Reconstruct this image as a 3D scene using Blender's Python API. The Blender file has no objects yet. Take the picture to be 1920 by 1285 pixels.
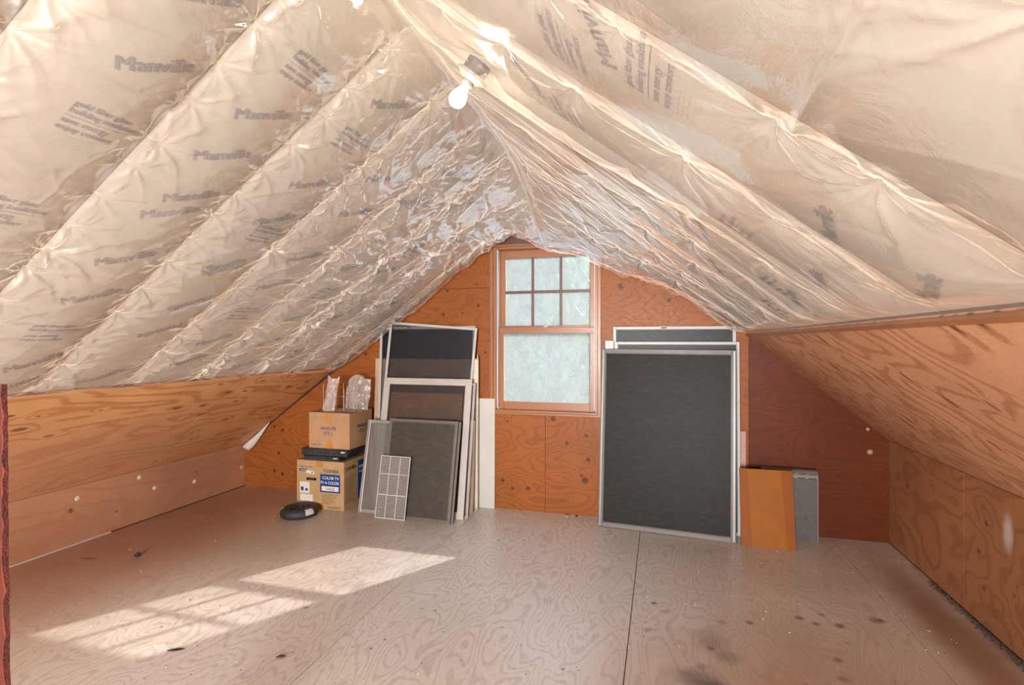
import bpy, bmesh, math, random
import numpy as np
from mathutils import Vector, Matrix, Euler
rnd = random.Random(7)
SC = bpy.context.scene
COL = SC.collection
PI = math.pi

# ------------------------------------------------------------------ camera
cam_d = bpy.data.cameras.new('camera'); cam = bpy.data.objects.new('camera', cam_d); COL.objects.link(cam)
cam.location = (0, 0, 1.5); cam.rotation_euler = (PI/2, 0, math.atan(280/994))
cam_d.sensor_width = 36; cam_d.lens = 994/1920*36; cam_d.shift_y = -2.5/1920
cam_d.clip_start = .05; cam_d.clip_end = 200
SC.camera = cam
# ------------------------------------------------------------------ world, sun, lamps, exposure
W = bpy.data.worlds.new('world'); SC.world = W; W.use_nodes = True
wn = W.node_tree.nodes; wl = W.node_tree.links; wn.clear()
sky = wn.new('ShaderNodeTexSky'); sky.sky_type = 'NISHITA'; sky.sun_disc = False
sky.sun_elevation = math.radians(34.8); sky.sun_rotation = math.radians(35); sky.air_density = 1.0; sky.dust_density = 2.0
bg = wn.new('ShaderNodeBackground'); bg.inputs['Strength'].default_value = 1.5
wo = wn.new('ShaderNodeOutputWorld'); wl.new(sky.outputs[0], bg.inputs[0]); wl.new(bg.outputs[0], wo.inputs[0])
def lamp(name, kind, energy, color, loc, direction=None, **kw):
    d = bpy.data.lights.new(name, kind); d.energy = energy; d.color = color
    for k, v in kw.items(): setattr(d, k, v)
    o = bpy.data.objects.new(name, d); COL.objects.link(o); o.location = loc
    if direction is not None: o.rotation_euler = Vector(direction).to_track_quat('-Z', 'Y').to_euler()
    return o
lamp('sun', 'SUN', 15.5, (1.0, .90, .74), (8, 14, 12), (-.647, -1.0, -.828), angle=.012)
# added fill lamp at an unseen rear gable window, tilted up towards the ceiling
lamp('rear_window_fill', 'AREA', 560, (.98, .985, 1.0), (-.55, -3.05, 1.28), (-.05, 1, .45), shape='RECTANGLE', size=1.1, size_y=1.15)
SC.view_settings.view_transform = 'Standard'; SC.view_settings.look = 'None'
SC.view_settings.gamma = 1; SC.view_settings.exposure = 0.0; SC.view_settings.use_curve_mapping = False
SC.cycles.use_denoising = True; SC.cycles.use_adaptive_sampling = True; SC.cycles.adaptive_threshold = .02
SC.cycles.max_bounces = 10; SC.cycles.diffuse_bounces = 5; SC.cycles.glossy_bounces = 4
SC.cycles.transparent_max_bounces = 24; SC.cycles.caustics_reflective = False; SC.cycles.caustics_refractive = False
SC.cycles.sample_clamp_indirect = 6

# ------------------------------------------------------------------ materials
class NT:
    def __init__(s, name):
        s.m = bpy.data.materials.new(name); s.m.use_nodes = True
        s.n = s.m.node_tree.nodes; s.l = s.m.node_tree.links; s.n.clear()
        s.out = s.n.new('ShaderNodeOutputMaterial')
    def node(s, t, **kw):
        n = s.n.new(t)
        for k, v in kw.items(): setattr(n, k, v)
        return n
    def put(s, sock, v):
        if v is None: return
        if hasattr(v, 'is_linked') or isinstance(v, bpy.types.NodeSocket): s.l.new(v, sock)
        else:
            if isinstance(v, (tuple, list)) and len(v) == 3 and len(sock.default_value) == 4: v = (*v, 1)
            sock.default_value = v
    def math(s, op, a, b=None, c=None, clamp=False):
        n = s.node('ShaderNodeMath', operation=op, use_clamp=clamp)
        s.put(n.inputs[0], a); s.put(n.inputs[1], b)
        if c is not None: s.put(n.inputs[2], c)
        return n.outputs[0]
    def coord(s, scale=(1, 1, 1), rot=(0, 0, 0), kind='Object', loc=(0, 0, 0)):
        tc = s.node('ShaderNodeTexCoord'); mp = s.node('ShaderNodeMapping')
        mp.inputs['Scale'].default_value = scale; mp.inputs['Rotation'].default_value = rot; mp.inputs['Location'].default_value = loc
        s.l.new(tc.outputs[kind], mp.inputs[0]); return mp.outputs[0]
    def noise(s, vec, scale=5, detail=3, rough=.5, dist=0):
        n = s.node('ShaderNodeTexNoise'); s.put(n.inputs['Vector'], vec)
        n.inputs['Scale'].default_value = scale; n.inputs['Detail'].default_value = detail
        n.inputs['Roughness'].default_value = rough; n.inputs['Distortion'].default_value = dist
        return n.outputs['Fac']
    def smooth(s, v, a, b, lo=0., hi=1.):
        n = s.node('ShaderNodeMapRange', interpolation_type='SMOOTHSTEP')
        s.put(n.inputs[0], v); n.inputs[1].default_value = a; n.inputs[2].default_value = b
        n.inputs[3].default_value = lo; n.inputs[4].default_value = hi; return n.outputs[0]
    def mix(s, f, a, b, mode='MIX'):
        n = s.node('ShaderNodeMix', data_type='RGBA', blend_type=mode)
        s.put(n.inputs[0], f); s.put(n.inputs[6], a); s.put(n.inputs[7], b); return n.outputs[2]
    def bump(s, h, strength=.2, dist=.01):
        n = s.node('ShaderNodeBump'); n.inputs['Strength'].default_value = strength; n.inputs['Distance'].default_value = dist
        s.put(n.inputs['Height'], h); return n.outputs[0]
    def bsdf(s, color, rough=.5, metal=0, spec=.5, normal=None, **kw):
        n = s.node('ShaderNodeBsdfPrincipled'); s.put(n.inputs['Base Color'], color); s.put(n.inputs['Roughness'], rough)
        s.put(n.inputs['Metallic'], metal); n.inputs['Specular IOR Level'].default_value = spec
        if normal: s.l.new(normal, n.inputs['Normal'])
        for k, v in kw.items(): s.put(n.inputs[k], v)
        return n.outputs[0]
    def done(s, sh): s.l.new(sh, s.out.inputs[0]); return s.m

def plain(name, color, rough=.5, metal=0, spec=.5, vary=.12, nscale=14, bump=0, nstretch=(1, 1, 1)):
    t = NT(name); v = t.coord(nstretch); f = t.noise(v, nscale, 4, .6)
    dark = tuple(c*(1-vary) for c in color); lite = tuple(min(1, c*(1+vary)) for c in color)
    c = t.mix(t.smooth(f, .3, .7), dark, lite)
    nrm = t.bump(t.noise(v, nscale*6, 2), bump, .003) if bump else None
    r = t.smooth(f, .2, .8, rough*.85, min(1, rough*1.12))
    return t.done(t.bsdf(c, r, metal, spec, nrm))

def wood(name, base, line, knotc, stretch, freq=26, nscale=1.0, knots=(), rough=.5, line_amt=.5, rand_knots=0, rk_scale=2.2,
         rk_size=.1, tint=None, spec=.4, extra=None, rk_stretch=None, var=.12, pale_dots=()):
    """rotary cut plywood: contour lines of a stretched noise field, rings round the knots, fine fibres"""
    t = NT(name); obj = t.coord(); st = t.coord(stretch)
    field = t.noise(st, nscale, 2.2, .45, .35)
    kmask = None
    if rand_knots:
        vv = t.coord(rk_stretch or tuple(q*.55 for q in stretch))
        vo = t.node('ShaderNodeTexVoronoi', voronoi_dimensions='2D'); t.put(vo.inputs['Vector'], vv); vo.inputs['Scale'].default_value = rk_scale
        sp = t.node('ShaderNodeSeparateColor'); t.l.new(vo.outputs['Color'], sp.inputs[0])
        sel = t.math('LESS_THAN', sp.outputs[0], rand_knots)
        size = t.math('MULTIPLY_ADD', sp.outputs[1], rk_size, rk_size*.5)
        q = t.math('DIVIDE', vo.outputs['Distance'], size)
        core = t.math('MULTIPLY', t.smooth(q, .45, 1.0, 1, 0), sel)
        halo = t.math('MULTIPLY', t.smooth(q, 0, 4, .07, 0), sel)
        field = t.math('ADD', field, halo); kmask = core
    for (x, y, z, r) in knots:
        d = t.node('ShaderNodeVectorMath', operation='DISTANCE'); t.l.new(obj, d.inputs[0]); d.inputs[1].default_value = (x, y, z)
        dd = d.outputs['Value']
        field = t.math('ADD', field, t.smooth(dd, 0, r*4.5, .07, 0))
        core = t.smooth(dd, r*.5, r*1.15, 1, 0)
        kmask = core if kmask is None else t.math('MAXIMUM', kmask, core)
    s = t.math('SINE', t.math('MULTIPLY', field, freq*2*PI))
    lines = t.smooth(s, .1, 1.0)
    fib = t.noise(t.coord(tuple(14*q for q in stretch)), 2.5, 4, .65)
    lines = t.math('MULTIPLY', lines, t.smooth(fib, .25, .6, .45, 1))
    big = t.noise(obj, 1.3, 3, .55)
    c = t.mix(t.smooth(big, .3, .7), tuple(q*(1-var) for q in base), tuple(min(1, q*(1+var)) for q in base))
    if tint is not None: c = tint(t, c, obj)
    c = t.mix(t.math('MULTIPLY', lines, line_amt), c, t.mix(.35, line, c, 'MIX') if tint else line)
    c = t.mix(t.smooth(fib, .35, .75, 0, .22), c, tuple(q*.55 for q in base))
    if kmask is not None: c = t.mix(t.math('MULTIPLY', kmask, .85), c, knotc)
    for (x, y, z, r) in pale_dots:
        d = t.node('ShaderNodeVectorMath', operation='DISTANCE'); t.l.new(obj, d.inputs[0]); d.inputs[1].default_value = (x, y, z)
        c = t.mix(t.smooth(d.outputs['Value'], r*.4, r, .55, 0), c, (.62, .5, .4))
    if extra is not None: c = extra(t, c, obj)
    nrm = t.bump(t.math('ADD', t.math('MULTIPLY', lines, -.4), fib), .18, .002)
    return t.done(t.bsdf(c, t.smooth(fib, .2, .8, rough*.85, rough*1.15), 0, spec, nrm))

def blot(t, c, obj, pos, r, color, amt, aniso=(1, 1, 1), warp=.0):
    sub = t.node('ShaderNodeVectorMath', operation='SUBTRACT'); t.l.new(obj, sub.inputs[0]); sub.inputs[1].default_value = pos
    mul = t.node('ShaderNodeVectorMath', operation='MULTIPLY'); t.l.new(sub.outputs[0], mul.inputs[0]); mul.inputs[1].default_value = aniso
    ln = t.node('ShaderNodeVectorMath', operation='LENGTH'); t.l.new(mul.outputs[0], ln.inputs[0])
    d = ln.outputs['Value']
    if warp: d = t.math('ADD', d, t.math('MULTIPLY', t.math('SUBTRACT', t.noise(obj, 3.0/max(r, .3), 4, .6), .5), warp))
    return t.mix(t.smooth(d, r*.15, r, amt, 0), c, color)

back_knots = [(-.333, 1.963, .028), (.063, 1.838, .022), (-1.326, .785, .012), (-.909, .825, .026), (-.621, .69, .019), (-.787, .617, .018),
    (-.603, .485, .022), (-.63, .305, .034), (-.66, .345, .016), (-1.366, .253, .02), (-1.277, .188, .018), (-1.135, .199, .02), (1.216, .95, .026),
    (1.125, .869, .028), (.912, .656, .02), (1.479, .427, .038), (-1.901, 1.963, .016), (-1.599, 1.824, .016), (-1.754, 1.759, .012), (-1.943, 1.747, .016),
    (-2.749, 1.376, .02), (-3.798, .629, .018), (-3.701, .596, .022), (-3.746, .36, .02), (-3.798, .178, .02), (-3.701, .15, .022), (-1.53, 1.4, .014),
    (-1.62, 2.02, .012), (-2.6, 1.15, .016), (-3.2, .95, .018)]
M = {}
M['back_wood'] = wood('red_brown_plywood', (.33, .102, .024), (.155, .038, .010), (.09, .022, .008), (1.0, 1.0, 2.3), freq=24, nscale=1.0,
    knots=[(x, 4.549, z, r) for x, z, r in back_knots], rough=.42, line_amt=.38, spec=.2, pale_dots=[(1.49, 4.549, .84, .016), (1.504, 4.549, .669, .024)])
M['back_wood_shaded'] = wood('shaded_red_plywood', (.125, .027, .007), (.06, .014, .004), (.09, .022, .008), (1.0, 1.0, 2.3), freq=24, nscale=1.0,  # redder right panel, with the wall's shade also painted into its colour
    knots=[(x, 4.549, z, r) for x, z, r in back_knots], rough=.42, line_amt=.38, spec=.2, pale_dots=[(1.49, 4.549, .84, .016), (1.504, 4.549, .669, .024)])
M['knee_left_wood'] = wood('pinkish_plywood', (.46, .225, .125), (.36, .12, .05), (.20, .07, .03), (1.6, .55, 2.0), freq=9, nscale=1.0, rough=.5, line_amt=.3,
    knots=[(-4.16, 2.86, .26, .022), (-4.16, 3.2, .15, .012), (-4.16, 3.95, .28, .014), (-4.16, 4.25, .3, .01)])
M['knee_right_wood'] = wood('tan_orange_plywood', (.36, .15, .062), (.20, .07, .028), (.16, .06, .03), (1.6, 1.3, 2.0), freq=11, nscale=1.1, rough=.5, line_amt=.5,
    knots=[(1.63, 3.33, .55, .02), (1.63, 3.4, .38, .018), (1.63, 3.35, .2, .018), (1.63, 3.1, .28, .012), (1.63, 4.25, .5, .02), (1.63, 3.9, .6, .014)],
    extra=lambda t, c, o: blot(t, c, o, (1.63, 3.15, .56), .09, (.62, .56, .50), .7, (1, 1.6, .7), .03))
M['slope_left_wood'] = wood('golden_plywood', (.74, .39, .17), (.40, .115, .026), (.17, .05, .014), (2.6, .62, 2.6), freq=11, nscale=.9, rough=.42,
    line_amt=.6, rand_knots=.42, rk_scale=1.0, rk_size=.11, rk_stretch=(8.5, 2.9, 8.5), spec=.45,
    extra=lambda t, c, o: blot(t, c, o, (-3.9, 2.6, .65), 1.3, (.60, .33, .20), .6, (1.6, .8, 1.6), .4))
M['slope_right_wood'] = wood('brown_tan_plywood', (.64, .33, .18), (.30, .10, .035), (.13, .045, .02), (2.1, 1.15, 2.1), freq=13, nscale=.85, rough=.45,
    line_amt=.6, rand_knots=.45, rk_scale=1.0, rk_size=.12, rk_stretch=(3.4, 8.5, 3.4), spec=.45)
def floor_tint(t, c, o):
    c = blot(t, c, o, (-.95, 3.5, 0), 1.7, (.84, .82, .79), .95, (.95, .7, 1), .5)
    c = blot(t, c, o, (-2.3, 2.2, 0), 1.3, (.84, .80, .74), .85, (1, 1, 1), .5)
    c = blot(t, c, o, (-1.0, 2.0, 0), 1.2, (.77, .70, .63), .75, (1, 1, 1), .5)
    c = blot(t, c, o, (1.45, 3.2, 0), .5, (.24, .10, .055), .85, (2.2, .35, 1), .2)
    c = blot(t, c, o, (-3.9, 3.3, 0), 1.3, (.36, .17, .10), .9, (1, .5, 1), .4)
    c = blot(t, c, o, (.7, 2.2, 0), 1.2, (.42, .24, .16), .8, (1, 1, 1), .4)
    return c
def floor_extra(t, c, o):
    for (x, y, r, a, an) in [(.24, 2.82, .12, .35, (1, .8, 1)), (.30, 2.70, .09, .4, (1, 1, 1)), (.15, 2.5, .1, .55, (.6, 1, 1)), (.21, 2.44, .08, .6, (.6, 1, 1)), (-.63, 3.0, .06, .2, (1, 1, 1))]:
        c = blot(t, c, o, (x, y, 0), r, (.10, .085, .09), a, an, .03)
    rr = random.Random(3)
    for i in range(34):
        x = rr.uniform(-.1, 1.3); y = rr.uniform(2.1, 3.3)
        c = blot(t, c, o, (x, y, 0), rr.uniform(.02, .045), (.17, .085, .06), rr.uniform(.35, .8))
    for i in range(12):
        x = rr.uniform(-1.6, -.2); y = rr.uniform(2.0, 2.9)
        c = blot(t, c, o, (x, y, 0), rr.uniform(.006, .016), (.10, .06, .04), .8)
    for x in (-.52, -.475):
        c = blot(t, c, o, (x, 2.45, 0), .0045, (.75, .70, .66), .6, (1, .011, 1))
    c = t.mix(t.smooth(t.noise(o, 55, 2, .5), .69, .74, 0, .6), c, (.14, .09, .06))
    # foot-worn dirt along the right wall
    c = blot(t, c, o, (1.64, 2.9, 0), .09, (.06, .04, .03), .85, (1, .05, 1), .05)
    return c
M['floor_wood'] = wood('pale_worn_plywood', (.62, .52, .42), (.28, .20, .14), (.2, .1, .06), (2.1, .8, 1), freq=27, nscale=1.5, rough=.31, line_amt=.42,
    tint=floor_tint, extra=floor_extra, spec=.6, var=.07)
M['trim_wood'] = wood('orange_trim_wood', (.36, .15, .065), (.25, .085, .032), (.2, .06, .02), (8, 8, 1.0), freq=5, nscale=1, rough=.32, line_amt=.4, spec=.5)
M['trim_wood_h'] = wood('orange_trim_wood_across', (.36, .15, .065), (.25, .085, .032), (.2, .06, .02), (1.0, 8, 8), freq=5, nscale=1, rough=.32, line_amt=.4, spec=.5)
M['muntin'] = plain('dark_muntin_wood', (.12, .045, .03), .4)
M['post_wood'] = wood('dark_red_post_wood', (.22, .06, .03), (.10, .02, .012), (.05, .02, .01), (6, 6, .7), freq=6, rough=.75, line_amt=.6)
M['rough_edge'] = plain('rough_sawn_edge', (.10, .018, .012), .9, vary=.4, nscale=30, bump=.8)
M['dark'] = plain('dark_backing', (.05, .025, .018), .9)
M['roof_black'] = plain('roof_sheathing', (.12, .08, .05), .9)
M['alu'] = plain('aluminium_frame', (.40, .385, .37), .35, .3, .5, .08, 8)
M['alu_grey'] = plain('dull_grey_aluminium', (.16, .14, .125), .5, .1, .5, .08, 8)
M['white'] = plain('white_painted_metal', (.56, .53, .50), .4, 0, .5, .05, 10)
M['offwhite'] = plain('offwhite_painted_frame', (.56, .50, .45), .45, 0, .5, .06, 10)
M['whiteboard'] = plain('white_melamine', (.62, .59, .54), .35, 0, .5, .05, 3)
M['cream'] = plain('cream_wrap', (.66, .60, .47), .35, 0, .5, .15, 9, .3)
M['card'] = plain('tan_cardboard', (.47, .27, .14), .75, 0, .2, .09, 6, .1)
M['card_tosh'] = plain('yellow_tan_cardboard', (.47, .30, .15), .75, 0, .2, .09, 6, .1)
M['card_side'] = plain('brown_cardboard', (.62, .40, .27), .8, 0, .2, .1, 6, .1)
M['tape'] = plain('brown_packing_tape', (.52, .22, .06), .25, 0, .5, .08, 10)
M['navy'] = plain('navy_print', (.015, .05, .19), .6, 0, .3, .08, 10)
M['ink'] = plain('black_ink', (.06, .035, .03), .7, 0, .2)
M['ink_blue'] = plain('blue_ink', (.05, .07, .20), .7, 0, .2)
M['paper'] = plain('white_paper_label', (.72, .67, .60), .7, 0, .3, .05)
M['green'] = plain('green_sticker', (.10, .40, .15), .6)
M['black'] = plain('black_plastic', (.022, .022, .026), .35, 0, .5, .2, 8)
M['black_soft'] = plain('black_rubber', (.028, .028, .032), .6, 0, .4, .3, 10, .2)
M['tape_pale'] = plain('pale_cloth_tape', (.60, .54, .52), .6)
M['orange_board'] = plain('orange_varnished_board', (.30, .088, .002), .5, 0, .2, .10, 5, 0, (1, 1, .3))
M['casing_grey'] = plain('speckled_grey_metal', (.10, .088, .075), .5, .1, .5, .12, 25)
M['casing_top'] = plain('pale_grey_metal', (.20, .165, .145), .45, .1, .5, .06, 8)
M['pinkboard'] = plain('pinkish_board', (.55, .34, .27), .7)
M['navy_panel'] = plain('dark_navy_panel', (.008, .014, .045), .3, 0, .55, .2, 20)
M['print'] = plain('faded_grey_print', (.205, .19, .18), .75, 0, .2, .25, 30)
M['white_ink'] = plain('white_ink', (.78, .76, .72), .6)
M['brass'] = plain('dull_brown_steel', (.045, .033, .026), .6, .1, .5, .3, 30)
M['porcelain'] = plain('cream_porcelain', (.30, .25, .20), .2, 0, .6, .04)
M['chrome'] = plain('chrome', (.6, .58, .55), .2, 1)
M['leaf_dry'] = plain('dry_leaf', (.25, .07, .03), .7)
M['chip_pale'] = plain('pale_wood_chip', (.72, .62, .48), .8)
M['bug'] = plain('dark_debris', (.05, .035, .03), .8)
M['white_ground'] = plain('sun_bounce_ground', (.82, .83, .84), .9, 0, .2, .1, 2)  # ground made near white to bounce sunlight up onto the ceiling film
M['bark'] = plain('bark', (.12, .09, .06), .9)
for nm, c in (('leaf_green', (.20, .30, .13)), ('leaf_dark', (.09, .16, .09)), ('leaf_yellow', (.55, .53, .22))):
    t = NT(nm); col = t.mix(t.noise(t.coord(), 1.5, 2), tuple(q*.7 for q in c), tuple(q*1.3 for q in c))
    tr = t.node('ShaderNodeBsdfTranslucent'); t.put(tr.inputs[0], col); mx = t.node('ShaderNodeMixShader'); mx.inputs[0].default_value = .4
    t.l.new(t.bsdf(col, .5), mx.inputs[1]); t.l.new(tr.outputs[0], mx.inputs[2]); M[nm] = t.done(mx.outputs[0])

def kraft(name):
    t = NT(name); o = t.coord(); f = t.noise(o, 3, 4, .6); g = t.noise(t.coord((1, 1, 1)), 60, 2)
    c = t.mix(t.smooth(f, .3, .7), (.43, .375, .30), (.49, .43, .35)); c = t.mix(t.smooth(g, .3, .7, 0, .15), c, (.48, .36, .25))
    return t.done(t.bsdf(c, .7, 0, .2))
M['kraft'] = kraft('kraft_paper_facing')

def film_mat(name, milk, milk_col, ior, rough, fbump=.12):
    """clear polythene: what lies behind shows through, with a milky veil and strong glancing reflections"""
    t = NT(name); o = t.coord()
    wr = t.noise(t.coord((1.4, 1.0, 1.4)), 7, 5, .62, 1.2)
    fine = t.noise(t.coord((3, 1, 3)), 30, 3, .6, .6)
    nrm = t.bump(t.math('ADD', wr, t.math('MULTIPLY', fine, .16)), fbump, .018)
    fr = t.node('ShaderNodeFresnel'); fr.inputs[0].default_value = ior; t.l.new(nrm, fr.inputs['Normal'])
    gl = t.node('ShaderNodeBsdfGlossy'); gl.inputs['Color'].default_value = (1, 1, 1, 1); t.l.new(nrm, gl.inputs['Normal'])
    t.put(gl.inputs['Roughness'], t.smooth(t.noise(o, 2.5, 2), .3, .7, rough*.75, rough*1.3))
    gl2 = t.node('ShaderNodeBsdfGlossy'); gl2.inputs['Color'].default_value = (1, 1, 1, 1); gl2.inputs['Roughness'].default_value = rough*2.6; t.l.new(nrm, gl2.inputs['Normal'])
    gm = t.node('ShaderNodeMixShader'); gm.inputs[0].default_value = .45; t.l.new(gl.outputs[0], gm.inputs[1]); t.l.new(gl2.outputs[0], gm.inputs[2])
    df = t.node('ShaderNodeBsdfDiffuse'); df.inputs[0].default_value = (*milk_col, 1); t.l.new(nrm, df.inputs['Normal'])
    tr = t.node('ShaderNodeBsdfTransparent'); tr.inputs[0].default_value = (.88, .875, .86, 1)
    m1 = t.node('ShaderNodeMixShader'); m1.inputs[0].default_value = milk; t.l.new(tr.outputs[0], m1.inputs[1]); t.l.new(df.outputs[0], m1.inputs[2])
    cc = t.node('ShaderNodeCombineColor'); q = t.math('MINIMUM', t.math('MULTIPLY', fr.outputs[0], 1.3), .75)
    for k in range(3): t.l.new(q, cc.inputs[k])
    t.l.new(cc.outputs[0], gl.inputs['Color']); t.l.new(cc.outputs[0], gl2.inputs['Color'])
    m2 = t.node('ShaderNodeAddShader'); t.l.new(m1.outputs[0], m2.inputs[0]); t.l.new(gm.outputs[0], m2.inputs[1])
    return t.done(m2.outputs[0])
M['film'] = film_mat('clear_milky_polythene', .12, (.93, .91, .87), 2.15, .075, .2)
M['bag'] = film_mat('clear_bag_plastic', .25, (.8, .74, .7), 1.6, .15, .5)

def pane_mat():
    t = NT('hazy_condensed_glass'); o = t.coord()
    n1 = t.noise(t.coord((1, 1, 2.2)), 5, 4, .6); n2 = t.noise(o, 60, 3, .7); st = t.noise(t.coord((6, 1, .6)), 4, 4, .7, 1)
    haze = t.math('ADD', t.smooth(n1, .25, .75, .36, .52), t.smooth(n2, .62, .75, 0, .22)); haze = t.math('ADD', haze, t.smooth(st, .55, .8, 0, .22), clamp=True)
    tr = t.node('ShaderNodeBsdfTransparent'); tr.inputs[0].default_value = (.82, .83, .88, 1)
    df = t.node('ShaderNodeBsdfDiffuse'); df.inputs[0].default_value = (.34, .37, .37, 1)
    tl = t.node('ShaderNodeBsdfTranslucent'); tl.inputs[0].default_value = (.185, .21, .21, 1)
    a = t.node('ShaderNodeMixShader'); a.inputs[0].default_value = .65; t.l.new(df.outputs[0], a.inputs[1]); t.l.new(tl.outputs[0], a.inputs[2])
    b = t.node('ShaderNodeMixShader'); t.l.new(haze, b.inputs[0]); t.l.new(tr.outputs[0], b.inputs[1]); t.l.new(a.outputs[0], b.inputs[2])
    gl = t.node('ShaderNodeBsdfGlossy'); gl.inputs['Roughness'].default_value = .45
    c = t.node('ShaderNodeMixShader'); c.inputs[0].default_value = .012; t.l.new(b.outputs[0], c.inputs[1]); t.l.new(gl.outputs[0], c.inputs[2])
    return t.done(c.outputs[0])
M['pane'] = pane_mat()

def mesh_mat(name, color, opacity, spec=.4):
    """woven insect screen: fine wires, air between them"""
    t = NT(name); o = t.coord()
    n = t.noise(t.coord((1.5, 6, 1)), 4, 5, .7, 2.0)
    op = t.smooth(n, .3, .7, opacity-.05, min(1, opacity+.05))
    tr = t.node('ShaderNodeBsdfTransparent')
    b = t.bsdf(t.mix(t.smooth(n, .3, .7), tuple(q*.92 for q in color), tuple(q*1.08 for q in color)), .45, 0, spec)
    m = t.node('ShaderNodeMixShader'); t.l.new(op, m.inputs[0]); t.l.new(tr.outputs[0], m.inputs[1]); t.l.new(b, m.inputs[2])
    return t.done(m.outputs[0])
M['mesh_dark'] = mesh_mat('dark_insect_mesh', (.030, .030, .036), .27)
M['mesh_grey'] = mesh_mat('grey_insect_mesh', (.085, .076, .064), .75)
M['mesh_charcoal'] = mesh_mat('charcoal_insect_mesh', (.030, .025, .020), .90, .12)
M['mesh_light'] = mesh_mat('pale_fine_mesh', (.30, .28, .26), .45)
M['mesh_black'] = mesh_mat('black_insect_mesh', (.018, .018, .02), .88)
M['mesh_thin'] = mesh_mat('thin_brown_insect_mesh', (.09, .065, .055), .22)
t = NT('lit_bulb_glass'); em = t.node('ShaderNodeEmission'); em.inputs[0].default_value = (1, .93, .82, 1); em.inputs[1].default_value = 62; em.inputs[0].default_value = (1, .84, .64, 1)
M['bulb'] = t.done(em.outputs[0])

# ------------------------------------------------------------------ helpers
def tag(o, label=None, cat=None, group=None, kind=None):
    if label: o['label'] = label
    if cat: o['category'] = cat
    if group: o['group'] = group
    if kind: o['kind'] = kind
    return o
def empty(name, loc, rot=(0, 0, 0)):
    o = bpy.data.objects.new(name, None); COL.objects.link(o); o.location = loc; o.rotation_euler = rot; o.empty_display_size = .1; return o
def link(name, me, mat, parent=None, smooth=False):
    o = bpy.data.objects.new(name, me); COL.objects.link(o)
    if mat is not None and not me.materials: me.materials.append(mat)
    if parent: o.parent = parent
    if smooth:
        me.polygons.foreach_set('use_smooth', [True]*len(me.polygons))
    return o
class MB:
    def __init__(s): s.bm = bmesh.new()
    def box(s, c, d, rot=None, bevel=0, mtx=None):
        m = Matrix.Translation(c) @ (rot.to_4x4() if rot is not None else Matrix.Identity(4)) @ Matrix.Diagonal((*d, 1))
        if mtx is not None: m = mtx @ m
        r = bmesh.ops.create_cube(s.bm, size=1, matrix=m)
        if bevel:
            vs = set(r['verts']); es = [e for e in s.bm.edges if e.verts[0] in vs and e.verts[1] in vs]
            bmesh.ops.bevel(s.bm, geom=es, offset=bevel, segments=2, affect='EDGES', profile=.5)
        return s
    def box2(s, a, b, bevel=0):
        return s.box([(a[i]+b[i])/2 for i in range(3)], [abs(b[i]-a[i]) for i in range(3)], bevel=bevel)
    def cyl(s, p, q, r, r2=None, seg=16):
        p, q = Vector(p), Vector(q); d = q-p
        m = Matrix.Translation((p+q)/2) @ d.to_track_quat('Z', 'Y').to_matrix().to_4x4()
        bmesh.ops.create_cone(s.bm, cap_ends=True, segments=seg, radius1=r, radius2=r if r2 is None else r2, depth=d.length, matrix=m); return s
    def lathe(s, prof, seg=32, mtx=None):
        rings = []
        for r, z in prof:
            rings.append([s.bm.verts.new((mtx @ Vector((r*math.cos(2*PI*k/seg), r*math.sin(2*PI*k/seg), z))) if mtx is not None else (r*math.cos(2*PI*k/seg), r*math.sin(2*PI*k/seg), z)) for k in range(seg)])
        for a, b in zip(rings, rings[1:]):
            for k in range(seg): s.bm.faces.new((a[k], a[(k+1) % seg], b[(k+1) % seg], b[k]))
        for ring, rev in ((rings[0], True), (rings[-1], False)):
            s.bm.faces.new(ring[::-1] if rev else ring)
        return s
    def prism(s, pts, n, th):
        """polygon pts (3-D) extruded by th along n"""
        n = Vector(n).normalized()*th; a = [s.bm.verts.new(p) for p in pts]; b = [s.bm.verts.new(Vector(p)+n) for p in pts]; k = len(pts)
        s.bm.faces.new(a); s.bm.faces.new(b[::-1])
        for i in range(k): s.bm.faces.new((a[i], b[i], b[(i+1) % k], a[(i+1) % k]))
        return s
    def build(s, name, mat, parent=None, smooth=False):
        bmesh.ops.recalc_face_normals(s.bm, faces=s.bm.faces)
        me = bpy.data.meshes.new(name); s.bm.to_mesh(me); s.bm.free()
        return link(name, me, mat, parent, smooth)
_tc = {}
def text_mesh(body, bold=.0, italic=0, align='CENTER', spacing=1.0):
    key = (body, bold, italic, align, spacing)
    if key in _tc: return _tc[key]
    cu = bpy.data.curves.new('t', 'FONT'); cu.body = body; cu.size = 1; cu.align_x = align; cu.shear = italic
    cu.resolution_u = 3; cu.space_character = spacing
    o = bpy.data.objects.new('t', cu); COL.objects.link(o); bpy.context.view_layer.update()
    me = bpy.data.meshes.new_from_object(o.evaluated_get(bpy.context.evaluated_depsgraph_get()))
    bpy.data.objects.remove(o); bpy.data.curves.remove(cu)
    co = np.array([v.co[:] for v in me.vertices]) if len(me.vertices) else np.zeros((0, 3))
    fs = [tuple(p.vertices) for p in me.polygons]; bpy.data.meshes.remove(me)
    if bold and len(co):   # heavier strokes: the same letters laid a hair apart
        n_ = len(co); co = np.concatenate([co+[d_, 0, k_*.007] for k_, d_ in enumerate((-bold*1.3, 0, bold*1.3))]); fs = [tuple(i+k_*n_ for i in f) for k_ in range(3) for f in fs]
    _tc[key] = (co, fs); return _tc[key]
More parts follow.
